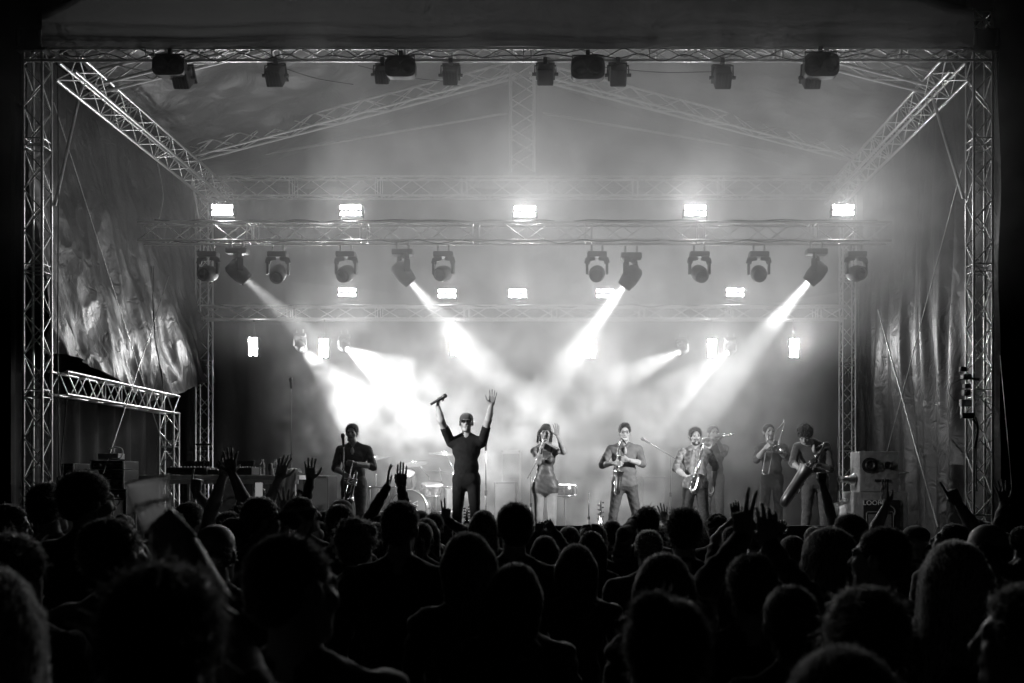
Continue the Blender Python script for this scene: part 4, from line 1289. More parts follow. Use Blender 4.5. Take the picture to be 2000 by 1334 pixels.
mic_stand('straight microphone stand in front of the trumpet player', floor_at(671, 12.9), 1.36)
mic_stand('tall thin stand with a lamp clip behind the desk', floor_at(569, 15.0), 2.28, mic=True)
mic_stand('microphone stand just behind the capped singer, hip side', floor_at(949, 14.6), 1.36)
mic_stand('microphone stand between the dancers and the alto player', floor_at(1150, 13.6), 0.78, mic=False)
mic_stand('microphone stand behind the singer in the dress', floor_at(1037, 14.6), 1.05, boom=(0.14, 0.05, 0.26))
mic_stand('black microphone stand close beside the robot prop', floor_at(1637, 13.2), 1.5, mic=False)
mic_stand('microphone stand in smoke beside the rear trombone player', floor_at(1310, 15.3), 1.3, boom=(-0.3, 0, 0.18))

# soprano saxophone and peg on the floor
def floor_horn(px, top, bot, Y, label):
    a = P(px, bot, Y); b = P(px, top, Y)
    root = tag(empty('floor_horn', (a.x, Y, FZ)), label, 'instrument', 'small horns standing on the floor')
    L = (b - a).length; z0 = a.z - FZ
    bm = bmesh.new()
    lathe(bm, [(0, z0), (0.045, z0), (0.05, z0 + 0.01), (0.026, z0 + 0.07), (0.018, z0 + L * 0.5), (0.011, z0 + L * 0.85), (0.007, z0 + L), (0, z0 + L)], 14)
    bm_obj('body', bm, M_CHROME, root, smooth=True)
    for i in range(9):
        bm = bmesh.new()
        an = 0.9 * (-1) ** i - 1.57
        c = Vector((math.cos(an) * 0.024, math.sin(an) * 0.024, z0 + 0.08 + i * L * 0.085))
        tube(bm, [c, c + Vector((math.cos(an) * 0.02, math.sin(an) * 0.02, 0))], 0.011, 8)
        bm_obj('key', bm, M_CHROME, root)
    bm = bmesh.new()
    for k in range(3):
        t = k * 2.094 + 0.5
        tube(bm, [(0, 0, z0 - 0.02), (0.13 * math.cos(t), 0.13 * math.sin(t), 0.01)], 0.008, 6)
    tube(bm, [(0, 0, z0 - 0.05), (0, 0, z0 + 0.02)], 0.012, 6)
    bm_obj('stand', bm, M_BLACKM, root)
floor_horn(1173, 977, 1030, 13.0, 'small straight horn on a stand left of the alto player feet')
floor_horn(912, 993, 1026, 12.05, 'small bright horn on a peg in front of the capped singer')

# ------------------------------------------------------------------ drums
def drum(root, name, c, r, dep, axis=(0, 0, 1), shell=None, head=None, lugs=8):
    d = Vector(axis).normalized()
    mt = Matrix.Translation(Vector(c)) @ d.to_track_quat('Z', 'Y').to_matrix().to_4x4()
    bm = bmesh.new()
    lathe(bm, [(r * 0.98, -dep / 2), (r, -dep / 2 + 0.005), (r, dep / 2 - 0.005), (r * 0.98, dep / 2)], 28, mt)
    sh = bm_obj(name, bm, shell or M_STEEL, root, smooth=True)
    for e in (-1, 1):
        bm = bmesh.new()
        lathe(bm, [(r * 0.97, e * (dep / 2 - 0.012)), (r * 1.04, e * (dep / 2 - 0.012)), (r * 1.04, e * (dep / 2 + 0.012)), (r * 0.97, e * (dep / 2 + 0.012))], 28, mt)
        bm_obj('hoop', bm, M_CHROME, sh, smooth=True)
        bm = bmesh.new()
        lathe(bm, [(r * 0.98, e * (dep / 2 + 0.004)), (0, e * (dep / 2 + 0.005))], 28, mt)
        bm_obj('drum_head', bm, head or M_WHITE, sh)
    for i in range(lugs):
        t = 2 * math.pi * i / lugs
        bm = bmesh.new()
        tube(bm, [mt @ Vector((r * 1.03 * math.cos(t), r * 1.03 * math.sin(t), -dep * 0.42)), mt @ Vector((r * 1.03 * math.cos(t), r * 1.03 * math.sin(t), dep * 0.42))], 0.007, 6)
        bm_obj('lug', bm, M_CHROME, sh)
    return sh
YD = 15.4
kx = (797 - HX) * YD / 2000
bm = bmesh.new()
box(bm, (kx + 0.15, YD + 0.55, FZ + 0.11), (2.3, 1.9, 0.22), bevel=0.01)
tag(bm_obj('drum_riser', bm, M_BLACK), 'low black riser under the drum kit', 'riser')
kit = tag(empty('drum_kit', (kx, YD, FZ + 0.222)), 'drum kit in the smoke behind the capped singer', 'drum kit')
M_DHEAD = mat('printed_drum_head', 0.14, 0.5)
bd = drum(kit, 'bass_drum', (0, 0.25, 0.29), 0.28, 0.40, (0, -1, 0), M_GREY, M_DHEAD, 10)
# the emblem on the bass drum head: a horn over a ring, in pale line
bm = bmesh.new()
tube(bm, [(0.06, 0.035, 0.36), (0.14, 0.035, 0.40), (0.14, 0.035, 0.33), (0.06, 0.035, 0.36)], 0.006, 6)
tube(bm, [(0.10 + 0.035 * math.cos(t), 0.035, 0.24 + 0.035 * math.sin(t)) for t in [k * 0.5236 for k in range(13)]], 0.006, 6)
tube(bm, [(-0.05, 0.035, 0.40), (0.04, 0.035, 0.40)], 0.008, 6); tube(bm, [(-0.05, 0.035, 0.36), (0.03, 0.035, 0.36)], 0.006, 6)
bm_obj('emblem', bm, M_WHITE, kit)
drum(kit, 'snare_drum', (0.31, 0.42, 0.58), 0.175, 0.14, (0.1, -0.25, 1), M_CHROME)
drum(kit, 'rack_tom', (-0.08, 0.3, 0.72), 0.15, 0.22, (0, -0.5, 1), M_GREY)
drum(kit, 'floor_tom', (0.52, 0.55, 0.42), 0.20, 0.38, (0, 0, 1), M_GREY)
drum(kit, 'floor_tom', (-0.50, 0.55, 0.42), 0.20, 0.38, (0, 0, 1), M_GREY)
def cymbal(c, r, tiltx, tilty, foot):
    ax = Vector((tiltx, tilty, 1)).normalized()
    bm = bmesh.new()
    mt = Matrix.Translation(Vector(c)) @ ax.to_track_quat('Z', 'Y').to_matrix().to_4x4()
    lathe(bm, [(r, -0.012), (r * 0.5, 0.004), (r * 0.2, 0.012), (r * 0.16, 0.03), (0, 0.038), (0, 0.034), (r * 0.15, 0.026), (r * 0.5, 0.0), (r, -0.014)], 28, mt)
    cyo = bm_obj('cymbal', bm, M_BRASS, kit, smooth=True)
    bm = bmesh.new()
    f = Vector(foot); top = Vector(c)
    kn = Vector((f.x, f.y, top.z * 0.78))
    tube(bm, [f + Vector((0, 0, 0.15)), kn], 0.012, 8); tube(bm, [kn, top + Vector((0, 0, 0.05))], 0.009, 8)
    for k in range(3):
        t = k * 2.094 + f.x
        tube(bm, [f + Vector((0, 0, 0.32)), f + Vector((0.22 * math.cos(t), 0.22 * math.sin(t), 0.01))], 0.009, 6)
    bm_obj('cymbal_stand', bm, M_CHROME, kit, smooth=True)
cymbal((0.50, 0.35, 1.13), 0.23, 0.05, -0.12, (0.66, 0.25, 0))
cymbal((0.02, 0.55, 0.98), 0.22, -0.1, -0.25, (0.22, 0.75, 0))
cymbal((-0.55, 0.4, 1.05), 0.22, -0.15, -0.1, (-0.6, 0.65, 0))
cymbal((0.40, 0.62, 0.86), 0.17, 0.0, 0.0, (0.42, 0.72, 0))
bm = bmesh.new()
for e in (-1, 1): tube(bm, [(e * 0.2, 0.1, 0.32), (e * 0.42, -0.02, 0.01)], 0.009, 6)
bm_obj('spur', bm, M_CHROME, kit)
snr = tag(empty('side_drum', P(1103, 957, 14.8)), 'small chrome drum on a stand behind the singer in the dress', 'drum')
drum(snr, 'shell', (0, 0, 0), 0.17, 0.14, (0, -0.1, 1), M_CHROME)
bm = bmesh.new()
zf = snr.location.z - FZ
tube(bm, [(0, 0, -0.08), (0, 0, -zf + 0.2)], 0.012, 8)
for k in range(3):
    t = k * 2.094
    tube(bm, [(0, 0, -zf + 0.25), (0.25 * math.cos(t), 0.25 * math.sin(t), -zf + 0.01)], 0.009, 6)
    tube(bm, [(0, 0, -0.12), (0.15 * math.cos(t), 0.15 * math.sin(t), -0.07)], 0.008, 6)
bm_obj('stand', bm, M_CHROME, snr)
# ================================================================== equipment
def cabinet(label, px0, px1, py0, Y, dep=0.4, z0=None, m=None, group='amplifier cabinets'):
    a, b = P(px0, py0, Y), P(px1, py0, Y)
    z0 = FZ + 0.005 if z0 is None else z0
    w, h = b.x - a.x, a.z - z0
    root = tag(empty('speaker_cabinet', ((a.x + b.x) / 2, Y, z0)), label, 'cabinet', group)
    bm = bmesh.new(); box(bm, (0, dep / 2, h / 2), (w, dep, h), bevel=0.012); bm_obj('case', bm, m or M_BLACK, root)
    bm = bmesh.new(); box(bm, (0, -0.004, h / 2), (w * 0.9, 0.008, h * 0.92), bevel=0.003); bm_obj('grille', bm, mat('grille_cloth', 0.06, 0.8, bump=0.6, scale=120), root)
    for sx in (-1, 1):
        for sz in (0.02, h - 0.02):
            bm = bmesh.new(); box(bm, (sx * (w / 2 - 0.012), 0.012, sz), (0.034, 0.034, 0.034), bevel=0.008); bm_obj('corner', bm, M_STEEL, root)
    return root
cabinet('pale tall cabinet in the smoke beside the capped singer', 980, 1016, 879, 16.2, 0.45, m=M_GREY)
cabinet('low wide cabinet in front of the pale tall cabinet', 965, 1008, 941, 15.4)
cabinet('cabinet in the smoke behind the alto player', 1255, 1300, 930, 16.5)
cabinet('black flight case with metal edge behind the desk table', 592, 641, 929, 14.6, 0.6, group=None)
cabinet('cabinet behind the singer in the dress', 1050, 1082, 925, 16.2)

# low black edge along the deck front
bm = bmesh.new()
xa, xb = P(650, 1000, 11.85).x, P(1665, 1000, 11.85).x
zt = P(1000, 1026, 11.85).z
box(bm, ((xa + xb) / 2, 11.86, (FZ + zt) / 2), (xb - xa, 0.10, zt - FZ - 0.004), bevel=0.008)
tag(bm_obj('front_board', bm, M_BLACK), 'long low black board along the stage edge before the singers', 'board')
def wedge(px, Y, label, w=0.5, rz=0.0):
    v = floor_at(px, Y)
    root = tag(empty('monitor_wedge', (v[0], Y, FZ), rz), label, 'monitor', 'floor monitor wedges')
    bm = bmesh.new()
    prof = [(0.0, 0.0), (0.36, 0.0), (0.36, 0.10), (0.14, 0.34), (0.0, 0.30)]
    vs = [[bm.verts.new((sx * w / 2, y, z)) for y, z in prof] for sx in (-1, 1)]
    bm.faces.new(vs[0]); bm.faces.new(list(reversed(vs[1])))
    for i in range(5): bm.faces.new((vs[0][i], vs[1][i], vs[1][(i + 1) % 5], vs[0][(i + 1) % 5]))
    bmesh.ops.recalc_face_normals(bm, faces=bm.faces)
    bm_obj('case', bm, M_BLACK, root)
    bm = bmesh.new()
    d = Vector((0, 0.24, 0.22)).normalized()
    rot = d.to_track_quat('Z', 'Y').to_matrix()
    box(bm, Vector((0, 0.252, 0.222)), (w * 0.88, 0.27, 0.008), rot=rot)
    bm_obj('grille', bm, MATS['grille_cloth'], root)
    bm = bmesh.new()
    tube(bm, [(-0.08, -0.012, 0.2), (-0.08, -0.03, 0.2), (0.08, -0.03, 0.2), (0.08, -0.012, 0.2)], 0.008, 6)
    bm_obj('handle', bm, M_BLACKM, root)
wedge(935, 12.02, 'monitor wedge at the feet of the capped singer')
wedge(1140, 12.1, 'monitor wedge between the singer in the dress and the alto player')
wedge(1345, 12.1, 'monitor wedge in front of the bearded player')
wedge(720, 12.3, 'monitor wedge in front of the trumpet player')

# desk with mixing gear
YT = 14.0
ta, tb = P(250, 940, YT), P(585, 940, YT)
tz0, tz1 = P(0, 944, YT).z, P(0, 928, YT).z
desk = tag(empty('desk_table', ((ta.x + tb.x) / 2, YT, FZ)), 'long pale trestle desk carrying mixers, bottles and a towel', 'table')
TW = tb.x - ta.x
M_TABLE = mat('pale_laminate', 0.6, 0.5, var=0.15, scale=4)
bm = bmesh.new(); box(bm, (0, 0.35, tz1 - FZ - 0.03), (TW, 0.7, 0.06), bevel=0.006); bm_obj('table_top', bm, M_TABLE, desk)
bm = bmesh.new(); box(bm, (0, 0.02, tz0 - FZ + 0.02), (TW - 0.04, 0.03, 0.06), bevel=0.004); bm_obj('apron', bm, M_TABLE, desk)
for ex in (-1, -0.33, 0.33, 1):
    for ey in (0.05, 0.65):
        bm = bmesh.new(); tube(bm, [(ex * (TW / 2 - 0.08), ey, 0), (ex * (TW / 2 - 0.08), ey, tz1 - FZ - 0.06)], 0.022, 8); bm_obj('leg', bm, M_ALU, desk)
TZ = tz1 + 0.002
def mixer(px, w, d, h, label, n=24, tilt=0.12):
    x = P(px, 930, YT + 0.3).x
    root = tag(empty('mixing_desk', (x, YT + 0.30, TZ)), label, 'mixer', 'mixing consoles on the desk')
    bm = bmesh.new()
    box(bm, (0, 0, h / 2 + 0.006), (w, d, h), bevel=0.01)
    bm_obj('case', bm, M_BLACK, root)
    for i in range(n):
        bm = bmesh.new()
        c = (-(w / 2) + w * (i % (n // 2) + 0.5) / (n // 2), -d * 0.25 + d * 0.35 * (i // (n // 2)), h + 0.012)
        box(bm, c, (0.012, 0.025, 0.02), bevel=0.003)
        bm_obj('fader', bm, M_GREY if i % 3 else M_WHITE, root)
    bm = bmesh.new(); box(bm, (0, d * 0.38, h + 0.05), (w * 0.7, 0.02, 0.10), rot=Matrix.Rotation(-0.4, 3, 'X'), bevel=0.004); bm_obj('meter_bridge', bm, M_BLACKG, root)
mixer(375, 0.55, 0.42, 0.10, 'mixing console under the microphone bar on the desk')
mixer(470, 0.42, 0.36, 0.10, 'mixing console with slanted screens near the bottles')
mixer(432, 0.30, 0.30, 0.07, 'small mixer between the two consoles on the desk', 12)
def gooseneck(px, label):
    x = P(px, 930, YT + 0.2).x
    root = tag(empty('desk_lamp', (x, YT + 0.2, TZ)), label, 'lamp')
    bm = bmesh.new(); lathe(bm, [(0, 0), (0.07, 0), (0.07, 0.015), (0.01, 0.03), (0, 0.03)], 14); bm_obj('base', bm, M_BLACKM, root)
    bm = bmesh.new(); tube(bm, [(0, 0, 0.02), (0, 0, 0.42)], 0.008, 8); bm_obj('stem', bm, M_BLACKM, root)
    bm = bmesh.new(); box(bm, (0, 0, 0.425), (0.22, 0.03, 0.025), bevel=0.005); bm_obj('bar', bm, M_BLACK, root)
gooseneck(398, 'small black T-shaped stand on the desk')
def bottle(px, Y, label, h=0.22):
    x = P(px, 930, Y).x
    root = tag(empty('water_bottle', (x, Y, TZ)), label, 'bottle', 'water bottles on the desk')
    M_PET = mat('clear_plastic', 0.9, 0.12, trans=0.85)
    bm = bmesh.new(); lathe(bm, [(0, 0), (0.03, 0), (0.033, 0.01), (0.033, h * 0.35), (0.030, h * 0.4), (0.033, h * 0.45), (0.032, h * 0.65), (0.014, h * 0.86), (0.013, h * 0.93), (0, h * 0.93)], 16); bm_obj('bottle_body', bm, M_PET, root, smooth=True)
    bm = bmesh.new(); lathe(bm, [(0.0155, h * 0.9), (0.0155, h), (0, h)], 12); bm_obj('lid', bm, M_WHITE, root)
    bm = bmesh.new(); lathe(bm, [(0.0337, h * 0.46), (0.0332, h * 0.62)], 16); bm_obj('wrapper', bm, M_GREY, root)
bottle(513, YT + 0.15, 'clear water bottle nearer the mixers on the desk')
bottle(538, YT + 0.2, 'clear water bottle beside the drinks can')
x = P(528, 930, YT + 0.12).x
root = tag(empty('drinks_can', (x, YT + 0.12, TZ)), 'drinks can between the bottles on the desk', 'can')
bm = bmesh.new(); lathe(bm, [(0, 0), (0.025, 0), (0.033, 0.012), (0.033, 0.145), (0.027, 0.16), (0.026, 0.165), (0.025, 0.16), (0, 0.16)], 16); bm_obj('can_body', bm, M_STEEL, root, smooth=True)
bm = bmesh.new(); box(bm, (0, 0, 0.1635), (0.012, 0.022, 0.002)); bm_obj('ring_pull', bm, M_ALU, root)
def towel(u, v):
    w = 0.26
    s = v * 0.85
    if s < 0.28: y, z = 0.34 - s, 0.012 + 0.05 * math.sin(s * 9) + 0.03
    else: y, z = 0.045 - 0.02 * math.sin((s - 0.28) * 8), 0.03 - (s - 0.28)
    fx = 0.012 * math.sin(u * 17 + 3 * v)
    return (P(562, 930, YT).x + (u - 0.5) * w * (1.0 - 0.25 * v) + 0.02 * math.sin(v * 6), YT - 0.06 + y + fx, TZ + z + 0.008 * math.sin(u * 11 + v * 5))
tag(bm_obj('towel', noisy_sheet(24, 30, towel), mat('terry_cloth', 0.6, 0.95, bump=0.6, scale=80), smooth=True), 'white towel draped over the end of the desk', 'towel')

# racks by the front tower
def rack(px0, px1, py0, py1, Y, label, units=4, m=None):
    a, b = P(px0, py1, Y), P(px1, py0, Y)
    w, h = b.x - a.x, b.z - a.z
    root = tag(empty('equipment_rack', ((a.x + b.x) / 2, Y, a.z)), label, 'rack', 'equipment racks beside the front tower')
    for sx in (-1, 1):
        bm = bmesh.new(); box(bm, (sx * (w / 2 - 0.012), 0.22, h / 2), (0.024, 0.44, h), bevel=0.004); bm_obj('side_panel', bm, M_BLACK, root)
    for z in (0.012, h - 0.012):
        bm = bmesh.new(); box(bm, (0, 0.22, z), (w - 0.048, 0.438, 0.024), bevel=0.004); bm_obj('lid_panel', bm, M_BLACK, root)
    bm = bmesh.new(); box(bm, (0, 0.43, h / 2), (w - 0.05, 0.012, h - 0.05)); bm_obj('back_panel', bm, M_BLACK, root)
    for sx in (-1, 1):
        bm = bmesh.new(); box(bm, (sx * (w / 2 - 0.01), -0.006, h / 2), (0.02, 0.012, h - 0.01), bevel=0.003); bm_obj('edge_strip', bm, M_ALU, root)
    uh = (h - 0.06) / units
    for i in range(units):
        bm = bmesh.new(); box(bm, (0, 0.2, 0.03 + uh * (i + 0.5)), (w - 0.06, 0.36, uh * 0.9), bevel=0.003)
        un = bm_obj('rack_unit', bm, M_BLACKM if i % 2 else M_GREY, root)
        for k in range(5):
            bm = bmesh.new(); c = Vector((-(w - 0.12) / 2 + (w - 0.12) * k / 4, 0.018, 0.03 + uh * (i + 0.5)))
            tube(bm, [c, c + Vector((0, -0.02, 0))], min(0.014, uh * 0.25), 8); bm_obj('socket', bm, M_CHROME if (k + i) % 2 else M_BLACK, un)
    return root
rack(190, 243, 918, 955, 13.0, 'open patch rack with rows of plugs', 2)
rack(176, 243, 900, 917, 13.05, 'black rack drawer on top of the patch rack', 1)
rack(198, 248, 956, 1005, 13.0, 'rack with silver edges under the patch rack', 3)
rack(122, 146, 905, 945, 12.9, 'narrow rack beside the tower foot', 3)
rack(132, 222, 978, 1030, 12.7, 'low silver case in front of the racks', 2)
root = tag(empty('splitter_box', P(211, 898, 13.15)), 'small grey box with a curled cable on top of the racks', 'box')
bm = bmesh.new(); box(bm, (0, 0.1, 0.045), (0.26, 0.2, 0.075), bevel=0.006); bm_obj('case', bm, M_GREY, root)
bm = bmesh.new(); tube(bm, bez([(0.02, 0.1, 0.08), (0.04, 0.08, 0.15), (0.0, 0.05, 0.14), (0.08, 0.05, 0.16), (0.16, 0.05, 0.13), (0.17, 0.0, 0.03), (0.05, -0.02, 0.0)], 6), 0.010, 6); bm_obj('cable', bm, M_WHITE, root, smooth=True)

# cables
def cable(label, pts, r=0.008, m=None):
    bm = bmesh.new(); p = bez([Vector(q) for q in pts], 6); o = Vector(pts[-1]); tube(bm, [q - o for q in p], r, 6)
    return tag(bm_obj('cable', bm, m or M_CABLE, smooth=True, loc=o), label, 'cable', 'hanging cables')
cable('dark cable hanging down the inside of the front tower by the crumpled tarpaulin', [P(113, 120, 12.35), P(114, 400, 12.35), P(113, 700, 12.35), P(116, 960, 12.35)], 0.007)
cable('cable drooping from the eaves truss by the top corner lamp', [P(308, 318, 15.5), P(318, 380, 15.4), P(312, 420, 15.2), P(306, 432, 14.9)], 0.010, M_GREY)
cable('cable loop hanging over the low portal beam', [P(300, 520, 15.6), P(303, 660, 15.6), P(318, 740, 15.6), P(318, 790, 15.6)], 0.007)
cable('second cable loop hanging over the low portal beam', [P(296, 520, 15.6), P(301, 640, 15.6), P(310, 700, 15.6), P(322, 775, 15.6)], 0.006)
cable('cable hanging inside the portal by the racks', [P(131, 772, 12.7), P(126, 830, 12.7), P(119, 900, 12.7), P(124, 940, 12.7)], 0.006)
cable('fallen cable curling below the camera gear', [P(1905, 815, 12.15), P(1911, 840, 12.1), P(1906, 880, 12.1), P(1908, 960, 12.1)], 0.008)
for i, (x0, y0, x1, y1) in enumerate(((540, 128, 690, 165), (700, 128, 880, 160), (1170, 130, 1400, 140))):
    cable(('thin cable strung under the header at the crumpled tarpaulin side', 'thin cable strung under the header near the ridge', 'thin cable strung under the header past the ridge')[i],
          [P(x0, y0, 12.3), P((x0 + x1) / 2, (y0 + y1) / 2 + 6, 12.3), P(x1, y1, 12.3)], 0.004)

# robot prop
YR = 13.0
ra, rb = P(1679, 962, YR), P(1756, 883, YR)
rob = tag(empty('robot_prop', ((ra.x + rb.x) / 2, YR, FZ)), 'foil covered cardboard robot with round eyes and a speaker for a chest', 'robot')
bw_, bh = P(1774, 0, YR).x - P(1667, 0, YR).x, P(0, 961, YR).z - FZ
hw_, hh_ = rb.x - ra.x, rb.z - ra.z
bm = bmesh.new(); box(bm, (0.02, 0.27, bh / 2), (bw_, 0.5, bh), bevel=0.012); torso = bm_obj('torso', bm, M_FOIL, rob)
bm = bmesh.new(); box(bm, (0, 0.22, bh + hh_ / 2 + 0.003), (hw_, 0.42, hh_), bevel=0.012); hd_ = bm_obj('head', bm, M_FOIL, rob)
for ex, rr, ring in ((-0.25, 0.062, 0.10), (0.19, 0.05, 0.0)):
    c = Vector((ex * hw_, 0.0, bh + hh_ * 0.66))
    mt = Matrix.Translation(c) @ Matrix.Rotation(R(90), 4, 'X')
    if ring:
        bm = bmesh.new(); lathe(bm, [(0, 0.0), (ring, 0.0), (ring, 0.006), (0, 0.008)], 24, mt @ Matrix.Translation((0, 0, 0.008))); bm_obj('eye_patch', bm, M_BLACK, hd_, smooth=False)
    bm = bmesh.new(); lathe(bm, [(rr, 0.0), (rr, 0.03), (rr * 0.86, 0.034), (rr * 0.8, 0.014), (rr * 0.3, 0.016), (0, 0.022)], 24, mt @ Matrix.Translation((0, 0, 0.014))); bm_obj('eye', bm, M_STEEL, hd_, smooth=True)
bm = bmesh.new(); box(bm, (0.03, 0.005, bh + hh_ * 0.28), (hw_ * 0.36, 0.02, 0.035), bevel=0.003); bm_obj('mouth', bm, M_BLACK, hd_)
bm = bmesh.new()
mt = Matrix.Translation((-hw_ / 2, 0.2, bh + hh_ * 0.31)) @ Matrix.Rotation(R(-90), 4, 'Y')
lathe(bm, [(0, 0), (0.085, 0), (0.085, 0.02), (0.06, 0.04), (0.055, 0.07), (0.042, 0.08), (0.042, 0.19), (0.048, 0.2), (0.048, 0.22), (0.03, 0.22), (0, 0.2)], 18, mt); bm_obj('ear', bm, M_ALU, hd_, smooth=True)
bm = bmesh.new(); tube(bm, [(hw_ / 2 - 0.01, 0.2, bh + hh_ * 0.44), (hw_ / 2 + 0.19, 0.15, bh + hh_ * 0.50)], 0.006, 6); bm_obj('antenna', bm, M_ALU, hd_)
bm = bmesh.new(); tube(bm, [(-bw_ / 2, 0.25, bh * 0.72), (-bw_ / 2 - 0.14, 0.2, bh * 0.68)], [0.13, 0.11], 14); bm_obj('arm_stub', bm, mat('white_plastic_wrap', 0.65, 0.3, bump=1.0, scale=20), torso, smooth=True)
bm = bmesh.new(); box(bm, (0.03, 0.015, bh * 0.45), (bw_ * 0.66, 0.03, bh * 0.84), bevel=0.004); bm_obj('chest_panel', bm, M_BLACK, torso)
bm = bmesh.new(); box(bm, (0.005, -0.004, bh * 0.36), (bw_ * 0.42, 0.012, bh * 0.56), bevel=0.002); bm_obj('speaker_cloth', bm, mat('speckled_cloth', 0.16, 0.8, bump=0.8, scale=150, var=0.5), torso)
fr = [(-0.235, 0.07), (-0.235, 0.66), (-0.215, 0.68), (0.235, 0.68), (0.255, 0.66), (0.255, 0.07)]
bm = bmesh.new(); tube(bm, [(x_ * bw_, -0.006, z_ * bh) for x_, z_ in fr], 0.006, 6); bm_obj('piping', bm, M_GREY, torso)
bm = bmesh.new(); tube(bm, [(0.20 * bw_ + 0.06 * math.cos(t), -0.004, bh * 0.68 + 0.07 * math.sin(t)) for t in [k * 0.35 - 0.6 for k in range(10)]], 0.01, 6); bm_obj('painted_curve', bm, M_GREY, torso)
tx = bpy.data.curves.new('lettering', 'FONT'); tx.body = 'LOOP'; tx.size = 0.085; tx.extrude = 0.002; tx.align_x = 'CENTER'; tx.space_character = 1.05
tx.materials.append(M_WHITE)
to = link('lettering', tx)
me_ = bpy.data.meshes.new_from_object(to.evaluated_get(bpy.context.evaluated_depsgraph_get()))
bpy.data.objects.remove(to)
me_.name = 'lettering'
link('lettering', me_, torso, loc=(-0.135 * bw_, -0.003, bh * 0.79), rot=(R(90), 0, 0))
for k in range(2):
    bm = bmesh.new(); mt = Matrix.Translation((0.035 * bw_ + 0.05 * k, 0.0, bh * 0.82)) @ Matrix.Rotation(R(90), 4, 'X'); lathe(bm, [(0, 0), (0.012, 0), (0.010, 0.012), (0, 0.012)], 12, mt)
    bm_obj('knob', bm, M_WHITE, torso)

# camera gear on the front tower
cg = tag(empty('camera_rig', P(1888, 760, 12.05)), 'remote cameras and boxes clamped to the front tower upright', 'camera rig')
def cg_part(name, px, py, w, h, d, m=None, rz=0.0, bev=0.008):
    c = P(px, py, 12.03) - cg.location
    bm = bmesh.new(); box(bm, c, (w, d, h), rot=Matrix.Rotation(rz, 3, 'Y'), bevel=bev); bm_obj(name, bm, m or M_BLACK, cg)
cg_part('monitor', 1881, 721, 0.075, 0.055, 0.05)
cg_part('camera_body', 1887, 736, 0.10, 0.06, 0.10)
cg_part('bracket_arm', 1903, 740, 0.13, 0.025, 0.03, rz=0.15)
cg_part('pan_head', 1888, 754, 0.07, 0.05, 0.09)
cg_part('camera_body', 1887, 767, 0.075, 0.07, 0.09)
cg_part('power_box', 1886, 787, 0.13, 0.08, 0.08, M_GREY)
cg_part('cable_box', 1889, 812, 0.14, 0.065, 0.08, M_BLACKM)
cg_part('clamp', 1879, 800, 0.03, 0.14, 0.04, M_ALUD)
bm = bmesh.new(); tube(bm, bez([P(1900, 818, 12.0) - cg.location, P(1909, 835, 12.0) - cg.location, P(1905, 865, 12.0) - cg.location, P(1903, 875, 12.02) - cg.location], 6), 0.014, 8); bm_obj('cable', bm, M_CABLE, cg, smooth=True)
for k, pts in enumerate(([(1878, 740), (1858, 752), (1856, 772), (1874, 786)], [(1920, 783), (1948, 800), (1950, 850), (1920, 868)])):
    bm = bmesh.new(); tube(bm, bez([P(a, b, 12.0) - cg.location for a, b in pts], 6), 0.004, 6); bm_obj('loose_wire', bm, M_CABLE, cg)

# tower heads
for x, n in ((XL, 'tower by the crumpled tarpaulin'), (XR, 'tower with camera gear')):
    root = tag(empty('tower_head', (x, YF + 0.11, 7.14)), 'dark sleeve block at the top of the ' + n, 'tower head', 'tower heads')
    bm = bmesh.new(); box(bm, (0, 0, 0.1), (0.36, 0.36, 0.26), bevel=0.02); bm_obj('sleeve', bm, M_BLACKM, root)
    for e in (-1, 1):
        bm = bmesh.new(); tube(bm, [(e * 0.13, -0.19, 0.02), (e * 0.13, -0.19, 0.2)], 0.02, 8); bm_obj('roller', bm, M_ALUD, root)

# ------------------------------------------------------------------ lamps on the header
def par_can(px, py, Y, label, s=1.0, lit=0.0):
    top = P(px, 122, Y); c = P(px, py, Y)
    root = tag(empty('stage_lantern', top), label, 'stage lantern', 'dark lanterns hung from the header truss')
    h = top.z - c.z
    s *= 0.97
    bm = bmesh.new(); box(bm, (0, 0, 0.015), (0.05, 0.05, 0.09), bevel=0.01); bm_obj('hook_clamp', bm, M_BLACKM, root)
    w = 0.13 * s
    bm = bmesh.new(); tube(bm, [(-w, 0, -h), (-w, 0, -0.04), (w, 0, -0.04), (w, 0, -h)], 0.011, 6); bm_obj('yoke', bm, M_BLACKM, root)
    rot = Matrix.Rotation(0.7, 3, 'X')
    bm = bmesh.new(); box(bm, (0, 0, -h), (0.20 * s, 0.26 * s, 0.20 * s), rot=rot, bevel=0.02); bd_ = bm_obj('body', bm, M_BLACK, root)
    bm = bmesh.new(); box(bm, Vector((0, 0, -h)) + rot @ Vector((0, 0.14 * s, 0)), (0.235 * s, 0.02, 0.235 * s), rot=rot, bevel=0.006); bm_obj('colour_frame', bm, M_BLACKM, bd_)
    for e in (-1, 1):
        bm = bmesh.new(); tube(bm, [(e * (w - 0.02), 0, -h), (e * (w + 0.03), 0, -h)], 0.022 * s, 8); bm_obj('knob', bm, M_BLACK, root)
    for k in range(4):
        bm = bmesh.new(); box(bm, Vector((0, 0, -h)) + rot @ Vector((-0.06 * s + 0.04 * s * k, -0.135 * s, 0)), (0.012, 0.012, 0.17 * s), rot=rot); bm_obj('fin', bm, M_BLACKM, bd_)
    s = s / 0.8
    if lit:
        a = Vector((0, 0, -h)) + rot @ Vector((0, 0.17 * s, 0))
        t = Vector((XC + (top.x - XC) * 0.75, 14.4, 2.2)) - top - a
        spot(root, a, t, lit, 42, 0.7, 0.06)
    return root
par_can(538, 148, 12.2, 'square lantern hung alone under the header at the crumpled tarpaulin side')
